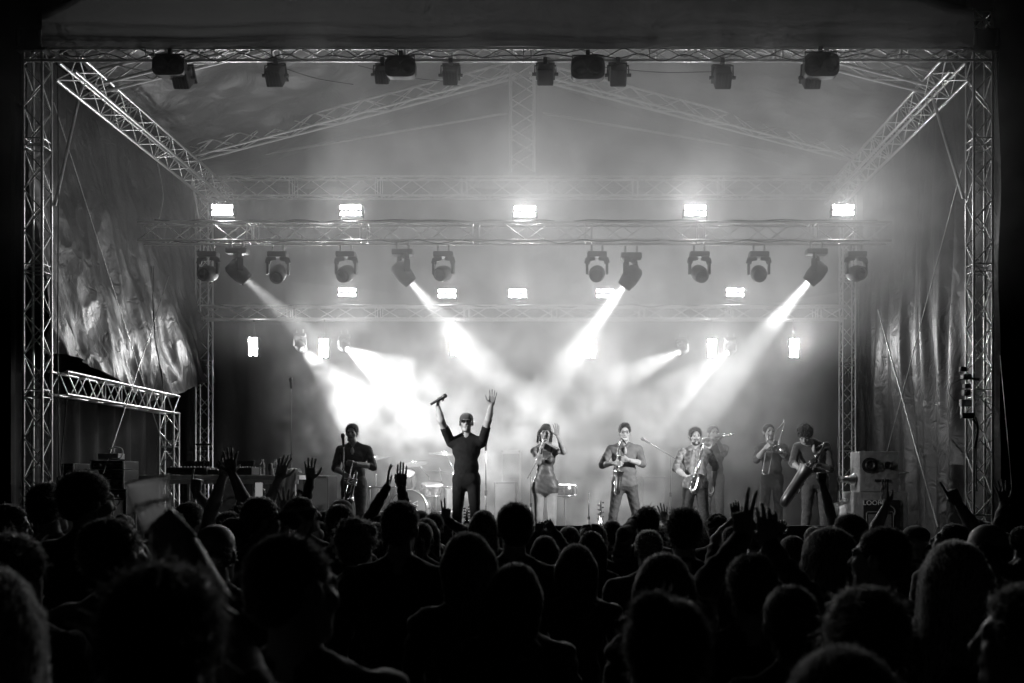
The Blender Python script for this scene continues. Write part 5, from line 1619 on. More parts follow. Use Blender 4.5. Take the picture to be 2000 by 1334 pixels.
par_can(747, 146, 12.2, 'square lantern beside the twin blinder nearer the crumpled tarpaulin', 0.85)
par_can(880, 147, 12.2, 'square lantern hung between the two twin blinders', 0.9)
par_can(1065, 145, 12.2, 'square lantern just beside the ridge post')
par_can(1207, 147, 12.2, 'square lantern past the wide twin blinder')
par_can(1411, 152, 12.2, 'hazy square lantern hung alone on the robot prop side')
par_can(357, 152, 12.2, 'square lantern hung below the corner blinder')
par_can(1585, 152, 12.2, 'hazy square lantern below the blinder on the robot prop side')
def twin_blinder(px, py, Y, label, w=0.36, h=0.235):
    c = P(px, py, Y)
    root = tag(empty('twin_blinder', c), label, 'stage lantern', 'unlit twin blinders on the header truss')
    bm = bmesh.new()
    n = 24
    ring = []
    for y in (-0.06, 0.05):
        ring.append([bm.verts.new(((w / 2 - h / 2) * (1 if math.cos(t) > 0 else -1) + h / 2 * (abs(math.cos(t)) ** 0.6) * (1 if math.cos(t) > 0 else -1), y, h / 2 * (abs(math.sin(t)) ** 0.6) * (1 if math.sin(t) > 0 else -1))) for t in [2 * math.pi * (k + 0.5) / n for k in range(n)]])
    for k in range(n): bm.faces.new((ring[0][k], ring[0][(k + 1) % n], ring[1][(k + 1) % n], ring[1][k]))
    bm.faces.new(ring[0]); bm.faces.new(list(reversed(ring[1])))
    bmesh.ops.recalc_face_normals(bm, faces=bm.faces)
    bm_obj('housing', bm, M_BLACK, root)
    for e in (-1, 1):
        bm = bmesh.new(); lathe(bm, [(0, 0.03), (0.05, 0.022), (0.078, 0.0), (0.082, 0.004), (0.088, 0.0)], 20, Matrix.Translation((e * w * 0.235, -0.06, 0)) @ Matrix.Rotation(R(90), 4, 'X')); bm_obj('reflector', bm, M_BLACKG, root, smooth=True)
    bm = bmesh.new(); tube(bm, [(-w / 2 + 0.02, 0.0, 0), (-w / 2 + 0.02, 0, h / 2 + 0.03), (w / 2 - 0.02, 0, h / 2 + 0.03), (w / 2 - 0.02, 0, 0)], 0.011, 6); bm_obj('bracket', bm, M_BLACKM, root)
    bm = bmesh.new(); box(bm, (0, 0, h / 2 + 0.06), (0.05, 0.05, 0.07), bevel=0.01); bm_obj('hook_clamp', bm, M_BLACKM, root)
twin_blinder(332, 131, 12.05, 'unlit black twin blinder at the crumpled tarpaulin end of the header', 0.38)
twin_blinder(783, 134, 12.05, 'unlit black twin blinder under the header, beside a square lantern')
twin_blinder(1148, 136, 12.05, 'wide unlit twin blinder under the header past the ridge post', 0.40, 0.27)
twin_blinder(1603, 130, 12.05, 'hazy unlit twin blinder near the robot prop end of the header', 0.41, 0.28)

# unseen lanterns on stands, added for the front and side light on the band
def unseen_lantern(c, aim, power, size, label):
    c = Vector(c); d = (Vector(aim) - c).normalized()
    root = tag(empty('unseen_lantern', c), label, 'stage lantern', 'unseen lanterns on tripod stands')
    mt = d.to_track_quat('Z', 'Y').to_matrix().to_4x4()
    bm = bmesh.new(); lathe(bm, [(0, -0.14), (0.06, -0.14), (0.085, -0.1), (0.09, 0.08), (0.1, 0.1), (0.1, 0.13), (0.088, 0.13), (0.082, 0.06)], 18, mt); bm_obj('body', bm, M_BLACK, root, smooth=True)
    bm = bmesh.new(); lathe(bm, [(0.082, 0.062), (0.05, 0.075), (0, 0.08)], 18, mt); m = E_LENS; bm_obj('lens', bm, m, root, smooth=True)
    bm = bmesh.new(); tube(bm, [(-0.11, 0, 0), (-0.11, 0, -0.14), (0.11, 0, -0.14), (0.11, 0, 0)], 0.01, 6); bm_obj('yoke', bm, M_BLACKM, root)
    bm = bmesh.new(); tube(bm, [(0, 0, -0.14), (0, 0, -c.z + 0.6)], 0.022, 8); bm_obj('stand_pole', bm, M_BLACKM, root)
    for k in range(3):
        bm = bmesh.new(); t = k * 2.094; tube(bm, [(0, 0, -c.z + 1.2), (0.6 * math.cos(t), 0.6 * math.sin(t), -c.z + 0.02)], 0.016, 6); bm_obj('leg', bm, M_BLACKM, root)
    spot(root, d * 0.15, d, power, size, 0.6, 0.08)
unseen_lantern((-7.3, 8.8, 4.2), (0.6, 13.2, 2.45), 4200, 20, 'added lit lantern out of view on a tall tripod stand in front of the tower beside the crumpled tarpaulin')
unseen_lantern((6.0, 8.8, 4.2), (0.4, 13.3, 2.4), 4200, 22, 'added lit lantern out of view on a tall tripod stand in front of the tower with camera gear')

# rigging: cable runs on the trusses
def run_cable(label, x0, x1, y, z, n=16, sag=0.05, r=0.011):
    rr = random.Random(int(x0 * 100 + z * 10))
    pts = []
    for i in range(n + 1):
        t = i / n
        pts.append(Vector((x0 + (x1 - x0) * t, y + rr.uniform(-0.03, 0.03), z - (sag * rr.uniform(0.2, 1.0) if i % 2 else 0.0))))
    cable(label, pts, r)
run_cable('power cable bundle tied along the flown truss', -5.4, 4.2, 13.60, 5.47, 30, 0.03, 0.010)
run_cable('thin signal cable looping under the flown truss', -5.2, 4.1, 13.58, 5.20, 34, 0.06, 0.006)
run_cable('cable bundle tied along the rear lighting truss', -5.9, 4.7, 17.42, 5.01, 30, 0.05, 0.014)
run_cable('cable looping along the header truss', -5.9, 4.6, 12.12, 7.05, 40, 0.09, 0.008)
run_cable('second cable looping along the header truss', -5.0, 3.6, 12.14, 7.12, 36, 0.12, 0.006)

# unlit moving heads along the flown truss, aimed out over the crowd
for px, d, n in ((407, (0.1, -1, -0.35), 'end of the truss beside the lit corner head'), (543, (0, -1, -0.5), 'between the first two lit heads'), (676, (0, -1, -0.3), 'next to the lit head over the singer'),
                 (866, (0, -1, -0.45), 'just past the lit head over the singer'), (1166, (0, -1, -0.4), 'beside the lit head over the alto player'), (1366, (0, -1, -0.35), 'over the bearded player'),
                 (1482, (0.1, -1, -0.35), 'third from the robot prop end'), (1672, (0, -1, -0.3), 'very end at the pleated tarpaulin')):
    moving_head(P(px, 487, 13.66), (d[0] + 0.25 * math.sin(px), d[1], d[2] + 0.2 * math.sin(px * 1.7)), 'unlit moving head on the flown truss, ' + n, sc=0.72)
# ================================================================== the crowd
M_HAIRG = mat('grey_hair', 0.16, 0.45, spec=0.6)
M_TOPS = [M_CLOTHB, M_CLOTHG, mat('navy_jacket', 0.02, 0.7, bump=0.3, scale=20, sheen=0.6), mat('dark_fleece', 0.03, 0.95, bump=0.4, scale=60, sheen=0.9)]
HM = dict(d=M_HAIRD, m=M_HAIRM, l=M_HAIRL, g=M_HAIRG)

def reach(sh, wr, la, lb, out):
    """Elbow between shoulder and wrist, bending towards out."""
    v = wr - sh; D = v.length
    sc = max(1.0, D / (la + lb) * 1.01)
    la, lb = la * sc, lb * sc
    a = (la * la - lb * lb + D * D) / (2 * D)
    hgt = math.sqrt(max(0.0, la * la - a * a))
    n = v.normalized()
    o = Vector(out); o = o - n * o.dot(n)
    if o.length < 1e-4: o = n.orthogonal()
    return sh + n * a + o.normalized() * hgt

def fan(px, top, Y, label, hair='short', hm='d', fem=False, yaw=0.0, pitch=0.0, roll=0.0, arms=None, top_m=None, sleeve='long', g=1.0, w=1.0, extra=(), hood=None, face=None, seed=0, turn=0.0, hs=1.0):
    """One listener: px, top = top of the head in the photo, Y = distance. arms: {'L' or 'R' (as seen): (wrist px, wrist py, pose, options)}."""
    lift = {'curly': 0.022, 'spiky': 0.03, 'thick': 0.02, 'wavy': 0.012, 'long': 0.012, 'bob': 0.012, 'locks': 0.02}.get(hair, 0.008)
    H = ZC + (HY - top) * Y / 2000.0 - lift
    x = (px - HX) * Y / 2000.0
    s = H / 1.75
    rz = math.pi + turn
    loc = Vector((x, Y, 0))
    i = len(FANS)
    FANS.append((px, top, Y))
    jr = random.Random(i * 31 + 5)
    yaw += jr.uniform(-0.18, 0.18); pitch += jr.uniform(-0.12, 0.1); roll += jr.uniform(-0.12, 0.12)
    if hood is None and i % 6 == 4: hood = 'down'
    sp = dict(fem=fem, sleeve=sleeve, g=g * (1.02 if not fem else 1.05), w=w, head=(yaw, pitch, roll), face=(abs(yaw) > 0.3) if face is None else face, wob=0.007 if Y < 6 else 0.004, seed=seed, hs=hs, collar=(not hood and i % 3 == 0))
    if hood: sp['hood'] = hood
    if arms:
        inv = Matrix.Rotation(-rz, 3, 'Z')
        sw = (0.155 if fem else 0.182) * w
        out = [None, None]
        for side, a in arms.items():
            wx, wy, pose = a[:3]; op = a[3] if len(a) > 3 else {}
            k = 0 if side == 'R' else 1
            e = -1 if k == 0 else 1
            sh = Vector((e * sw, 0.01, 1.405))
            wv = P(wx, wy, Y)
            lat = math.hypot(wv.x - (loc.x - e * sw * s), wv.z - sh.z * s)
            fwd = op.get('fwd', math.sqrt(max(0.0, (0.50 * s) ** 2 - lat * lat)) * 0.8)
            wv = P(wx, wy, Y + fwd)
            wl = inv @ (wv - loc) / s
            el = reach(sh, wl, 0.29, 0.255, inv @ Vector(op.get('bend', (0.6 * (1 if side == 'R' else -1), 0.2, -0.6))))
            d = inv @ Vector(op.get('d', (0, 0.1, 1))); n = inv @ Vector(op.get('n', (0, 1, 0)))
            out[k] = dict(el=tuple(el), wr=tuple(wl), d=tuple(d), n=tuple(n), thumb=op.get('thumb', 1 if side == 'R' else -1), pose=pose, s=op.get('s', 1.0), k=1.12)
        sp['arms'] = tuple(out)
    h = 0.010 if Y < 2.6 else (0.013 if Y < 5 else 0.017)
    mats = [M_SKINC, top_m or M_TOPS[i % 4], M_DENIM, M_SHOE, HM[hm], M_LIP, M_SKINC]
    return person(loc, sp, label, rz=rz, height=H, hair=hair, hair_m=M_CLOTHB if hair in ('cap', 'beanie') else HM[hm], mats=mats, group='listeners in the crowd', h=h, hh=0.0048 if Y < 5 else 0.006, extra=extra, dens=1.6 if Y < 3.4 else (1.0 if Y < 5.5 else 0.5))
FANS = []
UP = {}
# -- nearest rows
fan(330, 1105, 1.75, 'large blurred head with dark short hair, cup hand raised before it', 'thick', 'd', w=1.1, arms={'R': (366, 1070, 'grip', dict(fwd=0.58, d=(-0.8, 0.2, 0.6), n=(-0.3, 0.9, 0.1), thumb=1, bend=(0.4, 0.1, -1)))}, sleeve='short', seed=1)
fan(575, 1047, 2.35, 'big shaven head with sunglasses pushed up on top', 'buzz', 'd', yaw=-0.55, w=1.1, g=1.15, top_m=M_CLOTHB, extra=['pushed_up_sunglasses'])
fan(1318, 1172, 2.05, 'large round head with smooth pinned hair low before the alto player', 'bun', 'd', fem=True, yaw=-0.35)
fan(1690, 1149, 2.35, 'large soft round head of hair below the robot prop', 'thick', 'm', w=1.05, seed=2)
fan(1640, 1268, 1.65, 'lowest head at the frame edge with a shiny hairband', 'bob', 'm', fem=True, seed=1)
fan(2002, 1140, 2.3, 'profile face at the frame edge with dark swept hair', 'thick', 'm', yaw=1.25, face=True)
fan(-28, 1108, 2.0, 'fair long hair cut by the frame edge', 'long', 'l', fem=True, seed=3)
fan(25, 1042, 3.3, 'round head with short fuzzy hair by the frame edge below the tower', 'thick', 'm', yaw=-0.4, seed=3)
fan(1545, 1143, 3.0, 'dark head with a clip standing up, between arms and hair', 'ponytail', 'd', fem=True)
fan(1860, 1057, 3.3, 'woman with long straight fair hair down her back', 'long', 'l', fem=True, w=1.1, top_m=M_CLOTHB, yaw=0.2, seed=1)
fan(1005, 1100, 3.75, 'woman with long dark hair over her jacket in mid crowd', 'long', 'd', fem=True, w=1.15, top_m=M_TOPS[2], seed=2)
fan(1302, 1082, 3.6, 'woman with wavy shoulder length hair before the bearded player', 'wavy', 'm', fem=True, yaw=-0.3)
fan(225, 1015, 3.6, 'broad short-haired head behind the plastic cup', 'short', 'd', yaw=-0.3, seed=4)
fan(915, 1041, 4.0, 'woman with smooth bobbed hair before the capped singer', 'bob', 'm', fem=True, w=1.1, seed=2)
fan(1465, 1085, 3.6, 'blurred dark figure with both arms straight up', 'short', 'd', arms={'L': (1452, 1050, 'two', dict(fwd=0.2, n=(0.5, 1, 0))), 'R': (1500, 1066, 'relaxed', dict(fwd=0.2))}, sleeve='long', top_m=M_CLOTHB, seed=5)
fan(1715, 1031, 4.0, 'cropped head turned in profile towards the stage centre', 'crop', 'd', yaw=1.1, g=1.15, w=1.1, face=True)
fan(421, 1021, 4.2, 'bald head with rim light behind the shaven head', 'balding', 'g', yaw=-0.2, g=1.1)
fan(1612, 1040, 4.4, 'long messy windblown hair below the baritone player', 'wavy', 'm', fem=True, yaw=0.6, hs=1.15, seed=1)
fan(1926, 1021, 4.6, 'bald head beside the long fair hair', 'balding', 'd', yaw=0.4, g=1.1)
fan(782, 981, 5.0, 'tall man with cropped hair and broad shoulders before the drums', 'crop', 'm', w=1.15, g=1.1, top_m=M_TOPS[0])
fan(1005, 976, 5.2, 'tall man with tousled dark hair below the singer in the dress', 'spiky', 'd', w=1.12, g=1.05, top_m=M_TOPS[0])
fan(172, 924, 4.9, 'tallest head wearing glasses in front of the racks', 'short', 'd', yaw=-0.75, w=1.1, extra=['spectacles'], face=True, top_m=M_CLOTHB, seed=6)
fan(1126, 1063, 5.0, 'woman with tied-back smooth hair and raised collar', 'bob', 'm', fem=True, w=1.15, seed=4)
fan(698, 1016, 5.3, 'head of tight curly hair under the trumpet player', 'curly', 'm', fem=True)
fan(1336, 992, 5.4, 'tall dark thick-haired head in front of the bearded player', 'thick', 'd', yaw=-0.2, seed=7)
fan(98, 944, 5.8, 'dark head with a hand held up beside it near the tower', 'thick', 'd', arms={'R': (116, 1002, 'open', dict(d=(0, 0.1, 1), n=(-0.2, 1, 0)))}, sleeve='short', seed=8)
# -- middle rows
fan(20, 988, 6.0, 'man with glasses at the frame edge beneath the tower', 'short', 'd', yaw=-0.9, extra=['spectacles'], seed=9)
fan(1266, 1036, 6.0, 'grey short-haired man in a pale-seamed jacket', 'crop', 'g', w=1.15, g=1.1)
fan(514, 974, 6.2, 'man with glasses turned to profile under the desk', 'short', 'm', yaw=-0.95, extra=['spectacles'], seed=10)
fan(466, 1014, 6.2, 'short-haired person in profile beside the bald head', 'short', 'd', yaw=-1.15, face=True, seed=11)
fan(663, 988, 6.6, 'round dark head just in front of the flat cap', 'short', 'd', seed=12)
fan(1653, 1003, 6.4, 'person with swept long hair facing the stage centre', 'bob', 'm', fem=True, yaw=1.2, pitch=-0.2, face=True, seed=5)
fan(1855, 1016, 6.4, 'bearded man with tufty hair looking up at the band', 'spiky', 'd', yaw=1.1, pitch=-0.25, face=True, arms={'R': (1872, 984, 'point', dict(d=(-0.5, 0.2, 1)))}, sleeve='short')
fan(68, 998, 7.0, 'curly hair catching light below the tower', 'curly', 'm', seed=1)
fan(735, 1021, 7.0, 'long hair half hidden beside the cropped head', 'long', 'm', fem=True, seed=4)
fan(1156, 1038, 7.0, 'person with sunglasses pushed up over short hair', 'bob', 'd', fem=True, extra=['pushed_up_sunglasses'], seed=6)
fan(823, 1020, 7.0, 'woman with tied hair behind the cropped head', 'ponytail', 'm', fem=True, seed=1)
fan(593, 972, 7.2, 'woman with sunglasses on her hair in profile', 'short', 'm', fem=True, yaw=-1.2, pitch=-0.2, extra=['pushed_up_sunglasses'], face=True, seed=13)
fan(450, 1000, 7.2, 'person with both bare arms raised and crossing over the desk', 'short', 'm', arms={'L': (436, 930, 'open', dict(d=(0.2, 0.1, 1), fwd=0.1)), 'R': (453, 924, 'open', dict(d=(-0.15, 0.1, 1), fwd=0.0))}, sleeve='short', seed=14)
fan(1785, 1028, 7.0, 'person in a cap with forearm raised before the robot', 'cap', 'd', yaw=0.5, arms={'L': (1731, 988, 'flat', dict(d=(-0.1, 0.1, 1), n=(1, 0.4, 0)))}, sleeve='short')
fan(832, 1012, 7.6, 'long-haired head under the two-finger sign', 'long', 'd', fem=True, seed=5)
fan(1806, 1063, 7.4, 'small dark head between the cap and the fair hair', 'short', 'd', yaw=0.9, seed=15)
fan(1165, 1025, 7.6, 'smooth-haired woman in profile turned from the alto player', 'bob', 'm', fem=True, yaw=-1.2, face=True, seed=7)
fan(1262, 990, 7.6, 'dark-haired person with a hand on top of the head', 'thick', 'd', arms={'L': (1238, 1018, 'flat', dict(d=(0.8, 0.1, 0.5), fwd=-0.02, bend=(-0.3, -1, -0.2)))}, seed=16)
fan(374, 982, 7.7, 'dark head behind the cup with a hand raised beside it', 'short', 'd', yaw=-0.5, arms={'R': (383, 962, 'point', {})}, sleeve='short', seed=17)
fan(946, 997, 7.8, 'woman with long straight hair before the pale cabinet', 'long', 'm', fem=True, seed=6)
fan(668, 977, 8.0, 'person in a flat dark cap below the trumpet player', 'cap', 'd')
fan(627, 1020, 8.0, 'long-haired head between the sunglasses and the curls', 'long', 'd', fem=True, seed=7)
fan(1110, 1028, 8.0, 'long dark hair under the monitor wedge', 'wavy', 'd', fem=True, seed=8)
fan(1066, 1046, 7.2, 'person holding hands together towards the stage', 'bob', 'd', fem=True, arms={'L': (1050, 1042, 'relaxed', dict(d=(0.2, 0.5, 0.8))), 'R': (1082, 1038, 'relaxed', dict(d=(-0.6, 0.4, 0.8)))}, sleeve='long', seed=9)
fan(1545, 1046, 7.0, 'person leaning with a hand cupped at the mouth', 'wavy', 'd', fem=True, yaw=0.5, arms={'L': (1521, 1042, 'relaxed', dict(d=(0.4, 0.4, 0.8)))}, seed=10)
fan(1195, 1012, 8.4, 'short spiky dark hair before the alto player feet', 'spiky', 'd', seed=2)
fan(846, 1004, 8.4, 'dark head whose hand makes a two-finger sign', 'short', 'd', arms={'R': (871, 1016, 'two', dict(fwd=0.1))}, seed=18)
fan(545, 1000, 7.6, 'person whose spread palm rises close to the camera side', 'short', 'd', arms={'R': (560, 1008, 'open', dict(fwd=-0.2, s=1.1, d=(-0.05, 0, 1))), 'L': (545, 935, 'open', dict(d=(0.25, 0.1, 1), fwd=0.05))}, sleeve='short', seed=19)
fan(635, 1000, 8.2, 'dark-sleeved person waving a spread hand by the towel', 'short', 'd', arms={'L': (606, 938, 'open', dict(d=(-0.05, 0.1, 1), fwd=0.1))}, sleeve='long', seed=20)
fan(745, 1008, 8.4, 'dark-sleeved person clapping both hands overhead', 'short', 'd', arms={'L': (757, 950, 'flat', dict(d=(0.05, 0.1, 1), n=(1, 0.2, 0), thumb=1, fwd=0.1, bend=(-1, 0, 0))), 'R': (784, 952, 'flat', dict(d=(0.0, 0.1, 1), n=(0, 1, 0), fwd=0.1, s=1.15))}, sleeve='long', seed=21)
fan(1290, 1030, 8.8, 'person with a small spread hand raised before the alto player', 'short', 'm', arms={'R': (1299, 1020, 'open', dict(d=(-0.15, 0.1, 1)))}, sleeve='short', seed=22)
fan(1590, 1030, 8.4, 'person with a bare arm straight up, thumb out, before the baritone', 'short', 'm', arms={'R': (1606, 945, 'fist', dict(fwd=0.0))}, sleeve='short', seed=23)
fan(1995, 1030, 7.4, 'person at the frame edge reaching up beside the tower', 'short', 'd', arms={'L': (1962, 984, 'open', dict(d=(-0.15, 0.1, 1), fwd=0.1))}, sleeve='long', seed=24)
# -- front rows by the stage
fan(484, 973, 9.0, 'tousled hair beneath the mixing consoles', 'curly', 'm', seed=2)
fan(500, 985, 9.4, 'person holding up a lit phone under the desk', 'short', 'm', arms={'R': (507, 975, 'grip', dict(d=(0, 0.2, 1), n=(0, 1, 0)))}, sleeve='short', seed=25)
fan(820, 998, 9.0, 'dark knitted cap low before the drum kit', 'beanie', 'd')
fan(1905, 1015, 9.0, 'small round head by the tower foot', 'short', 'd', seed=26)
fan(243, 1006, 8.6, 'head with a hairband below the patch rack', 'bun', 'd', fem=True)
fan(207, 1002, 9.2, 'pale face turned aside in front of the low silver case', 'bob', 'm', fem=True, yaw=-1.4, face=True, seed=11)
fan(1400, 1006, 8.8, 'dark curly head before the legs of the bearded player', 'curly', 'd', seed=3)
fan(1430, 1030, 8.2, 'small head with a white shirt sleeve raised', 'short', 'm', arms={'L': (1436, 1012, 'relaxed', {})}, sleeve='short', seed=27)
fan(1690, 1040, 8.6, 'small dark head under the robot chest', 'short', 'd', seed=28)
fan(1755, 1050, 9.0, 'dark head between the profile and the cap', 'short', 'm', seed=29)
fan(1228, 1030, 9.6, 'small head at the barrier before the alto player', 'short', 'd', seed=30)
fan(1005, 1030, 9.6, 'head at the barrier beneath the singer in the dress', 'bob', 'd', fem=True, seed=12)
fan(900, 1026, 9.6, 'head at the barrier beneath the capped singer', 'short', 'm', seed=31)
fan(1470, 1036, 9.4, 'head at the barrier under the open trombone', 'short', 'd', seed=32)
fan(310, 1000, 9.4, 'head at the barrier behind the raised cup', 'short', 'd', seed=33)
fan(140, 1005, 9.2, 'head at the barrier by the low silver case end', 'bob', 'd', fem=True, seed=13)
fan(1960, 1040, 9.2, 'head at the barrier beyond the tower with camera gear', 'short', 'd', seed=34)

# -- things in hands
def cup(c, axis, h=0.125, r=0.047):
    root = tag(empty('plastic_cup', c), 'clear ribbed plastic cup half full, raised over the crowd', 'cup')
    mt = Vector(axis).to_track_quat('Z', 'Y').to_matrix().to_4x4()
    M_PP = bpy.data.materials.new('cloudy_cup')
    M_PP.use_nodes = True
    n_ = M_PP.node_tree.nodes; l_ = M_PP.node_tree.links
    b = n_['Principled BSDF']
    b.inputs['Base Color'].default_value = (0.5, 0.5, 0.5, 1); b.inputs['Roughness'].default_value = 0.2
    t_ = n_.new('ShaderNodeBsdfTranslucent'); t_.inputs[0].default_value = (0.95, 0.95, 0.95, 1)
    c_ = n_.new('ShaderNodeBsdfTransparent')
    x1 = n_.new('ShaderNodeMixShader'); x1.inputs[0].default_value = 0.8
    x2 = n_.new('ShaderNodeMixShader'); x2.inputs[0].default_value = 0.55
    l_.new(b.outputs[0], x1.inputs[1]); l_.new(t_.outputs[0], x1.inputs[2])
    l_.new(c_.outputs[0], x2.inputs[1]); l_.new(x1.outputs[0], x2.inputs[2]); l_.new(x2.outputs[0], n_['Material Output'].inputs[0])
    bm = bmesh.new()
    prof = [(0, 0), (r * 0.68, 0)]
    for k in range(14):
        t = (k + 1) / 14
        prof.append((r * (0.69 + 0.28 * t + (0.012 if k % 2 else -0.006)), h * 0.94 * t))
    prof += [(r * 1.03, h * 0.96), (r * 1.03, h)]
    lathe(bm, prof, 32, mt)
    bm_obj('cup_wall', bm, M_PP, root, smooth=True)
    bm = bmesh.new(); tube(bm, [mt @ Vector((r * 1.03 * math.cos(t), r * 1.03 * math.sin(t), h)) for t in [k * 0.2618 for k in range(25)]], 0.0026, 6); bm_obj('rim', bm, M_WHITE, root, smooth=True)
    bm = bmesh.new()
    lathe(bm, [(r * 0.83, h * 0.58), (0, h * 0.58)], 28, mt)
    bm_obj('drink', bm, M_PP, root, smooth=True)
    bm = bmesh.new()
    for k in range(40):
        a = rnd.random() * 6.28; q = math.sqrt(rnd.random()) * r * 0.8
        v = mt @ Vector((q * math.cos(a), q * math.sin(a), h * 0.585))
        g_ = bmesh.ops.create_icosphere(bm, subdivisions=1, radius=rnd.uniform(0.003, 0.007))
        for x in g_['verts']: x.co = x.co + v
    o = bm_obj('foam', bm, M_WHITE, root, smooth=True); o['kind'] = 'stuff'
cup(P(312, 1040, 2.38), (-0.24, 0.0, 1))
def phone(c, label, w=0.075, h=0.15, lit=0.22):
    root = tag(empty('phone', c), label, 'phone', 'phones held up')
    bm = bmesh.new(); box(bm, (0, 0, 0), (w, 0.009, h), bevel=0.003); bm_obj('case', bm, M_BLACKG, root)
    bm = bmesh.new(); bm.faces.new([bm.verts.new((i * w * 0.46, -0.0052, j * h * 0.46)) for i, j in ((-1, -1), (1, -1), (1, 1), (-1, 1))])
    m = emit('phone_screen', lit); m.cycles.emission_sampling = 'NONE'
    bm_obj('screen', bm, m, root)
phone(P(506, 957, 9.6), 'phone with a lit screen held up under the desk')
phone(P(806, 1000, 7.0), 'phone with a lit screen beside the cropped head', 0.05, 0.10, 0.22)
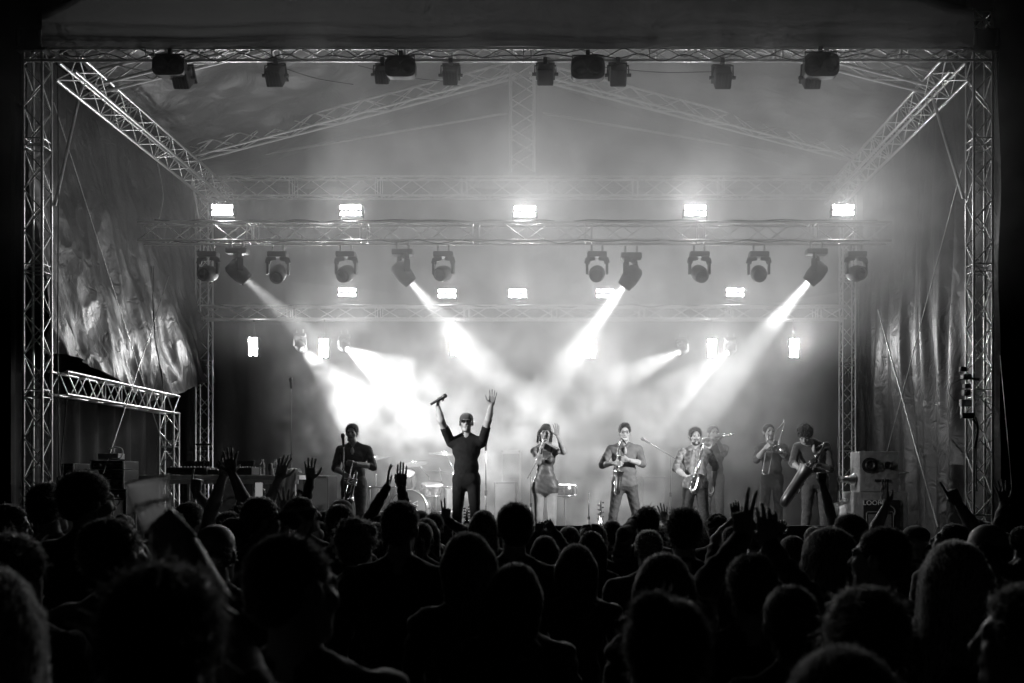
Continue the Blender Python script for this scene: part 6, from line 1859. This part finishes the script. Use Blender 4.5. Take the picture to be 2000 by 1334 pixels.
# ------------------------------------------------------------------ stage smoke
SM_MIN, SM_MAX = (-6.8, 11.5, FZ + 0.02), (5.6, 18.4, 9.1)
def smoke_nodes():
    """Smoke density as a grid: drifting puffs over the stage, two thick clouds low at the back."""
    ng = bpy.data.node_groups.new('smoke_field', 'GeometryNodeTree')
    ng.interface.new_socket('Geometry', in_out='OUTPUT', socket_type='NodeSocketGeometry')
    n = ng.nodes; l = ng.links
    pos = n.new('GeometryNodeInputPosition').outputs[0]
    sh = n.new('ShaderNodeVectorMath'); sh.operation = 'ADD'; l.new(pos, sh.inputs[0]); sh.inputs[1].default_value = (4.3, 0.0, 1.7)
    def math_(op, a, b=None):
        x = n.new('ShaderNodeMath'); x.operation = op
        for i, v in enumerate((a, b)):
            if v is None: continue
            if isinstance(v, (int, float)): x.inputs[i].default_value = v
            else: l.new(v, x.inputs[i])
        return x.outputs[0]
    def ramp(v, a, b, c, d):
        x = n.new('ShaderNodeMapRange'); x.interpolation_type = 'SMOOTHSTEP'
        l.new(v, x.inputs[0])
        for i, k in enumerate((a, b, c, d)): x.inputs[i + 1].default_value = k
        return x.outputs[0]
    def vnoise(scale, detail, dist, rough=0.55):
        x = n.new('ShaderNodeTexNoise')
        x.inputs['Scale'].default_value = scale; x.inputs['Detail'].default_value = detail
        x.inputs['Roughness'].default_value = rough; x.inputs['Distortion'].default_value = dist
        l.new(sh.outputs[0], x.inputs['Vector'])
        return x.outputs[0]
    puff = ramp(vnoise(SMK['scale'], 5.0, 0.7), 0.34, 0.68, 0.55, 1.45)
    wisp = ramp(vnoise(1.7, 6.0, 1.1, 0.62), 0.39, 0.63, 0.15, 1.90)
    sep = n.new('ShaderNodeSeparateXYZ'); l.new(pos, sep.inputs[0])
    X, Y, Z = sep.outputs
    gx = ramp(X, -5.6, 1.0, SMK['left'], 1.0)
    gr = ramp(X, 3.6, 5.4, 1.0, 0.2)
    gz = ramp(Z, 2.0, 4.0, SMK['low'], 1.0)
    base = math_('MULTIPLY', math_('MULTIPLY', gx, gr), math_('MULTIPLY', gz, SMK['base']))
    d = math_('MULTIPLY', base, math_('MULTIPLY', puff, math_('MULTIPLY', math_('ADD', 0.5, math_('MULTIPLY', wisp, 0.5)), math_('MULTIPLY', ramp(Z, 5.9, 7.4, 1.0, 0.5), ramp(Y, 12.2, 14.2, 1.6, 1.0)))))
    def blob(c, r, amp):
        vm = n.new('ShaderNodeVectorMath'); vm.operation = 'SUBTRACT'; l.new(pos, vm.inputs[0]); vm.inputs[1].default_value = c
        vd = n.new('ShaderNodeVectorMath'); vd.operation = 'DIVIDE'; l.new(vm.outputs[0], vd.inputs[0]); vd.inputs[1].default_value = r
        vl = n.new('ShaderNodeVectorMath'); vl.operation = 'LENGTH'; l.new(vd.outputs[0], vl.inputs[0])
        # ragged edge: the noise eats into the cloud's border
        e = math_('ADD', vl.outputs['Value'], math_('MULTIPLY', math_('SUBTRACT', wisp, 0.9), -0.34))
        return ramp(e, 1.0, 0.3, 0.0, amp)
    c = None
    for b in SMK['blobs']:
        x = blob(*b)
        c = x if c is None else math_('ADD', c, x)
    d = math_('ADD', d, math_('MULTIPLY', c, wisp))
    # clear air low down: by the desk, by the robot and in front of the band
    lowz = ramp(Z, 2.9, 4.6, 0.0, 1.0)
    side = math_('MULTIPLY', ramp(X, -4.9, -3.1, SMK['clear'], 1.0), ramp(X, 2.2, 4.4, 1.0, SMK['clear']))
    front = ramp(Y, 12.9, 14.6, SMK['front'], 1.0)
    lows = ramp(Z, 3.7, 5.2, 0.0, 1.0)
    d = math_('MULTIPLY', d, math_('MULTIPLY', math_('MAXIMUM', lows, side), math_('MAXIMUM', lowz, front)))
    vc = n.new('GeometryNodeVolumeCube')
    l.new(d, vc.inputs['Density'])
    vc.inputs['Min'].default_value = SM_MIN; vc.inputs['Max'].default_value = SM_MAX
    res = [int((b - a) / SMK['voxel']) for a, b in zip(SM_MIN, SM_MAX)]
    for k, v in zip(('Resolution X', 'Resolution Y', 'Resolution Z'), res): vc.inputs[k].default_value = v
    sm = n.new('GeometryNodeSetMaterial'); sm.inputs['Material'].default_value = smoke_mat
    l.new(vc.outputs[0], sm.inputs['Geometry'])
    go = n.new('NodeGroupOutput')
    l.new(sm.outputs[0], go.inputs[0])
    return ng
SMK = dict(clear=0.02, front=0.05, scale=0.65, left=0.10, low=0.35, base=0.20, voxel=0.085, blobs=[
    ((-2.7, 16.4, 3.3), (2.3, 1.6, 1.9), 0.15),
    ((-2.5, 16.3, 2.3), (1.7, 1.3, 1.2), 0.14),
    ((-0.9, 16.3, 2.2), (1.5, 1.3, 1.0), 0.10),
    ((0.7, 16.0, 2.5), (2.4, 1.4, 1.5), 0.14)])
smoke_mat = bpy.data.materials.new('stage_smoke')
smoke_mat.use_nodes = True
smoke_mat.cycles.volume_sampling = 'EQUIANGULAR'
_n = smoke_mat.node_tree.nodes
_n.clear()
_o = _n.new('ShaderNodeOutputMaterial')
_v = _n.new('ShaderNodeVolumePrincipled')
_v.inputs['Color'].default_value = (1, 1, 1, 1)
_v.inputs['Anisotropy'].default_value = 0.12
_v.inputs['Density'].default_value = 1.0
smoke_mat.node_tree.links.new(_v.outputs[0], _o.inputs['Volume'])
smoke_vol = bpy.data.volumes.new('stage_smoke')
smoke_vol.render.step_size = 0.35
smoke_vol.materials.append(smoke_mat)
smoke = link('stage_smoke', smoke_vol)
smoke.modifiers.new('smoke', 'NODES').node_group = smoke_nodes()
tag(smoke, 'pale smoke drifting through the beams over the stage', 'smoke', kind='stuff')
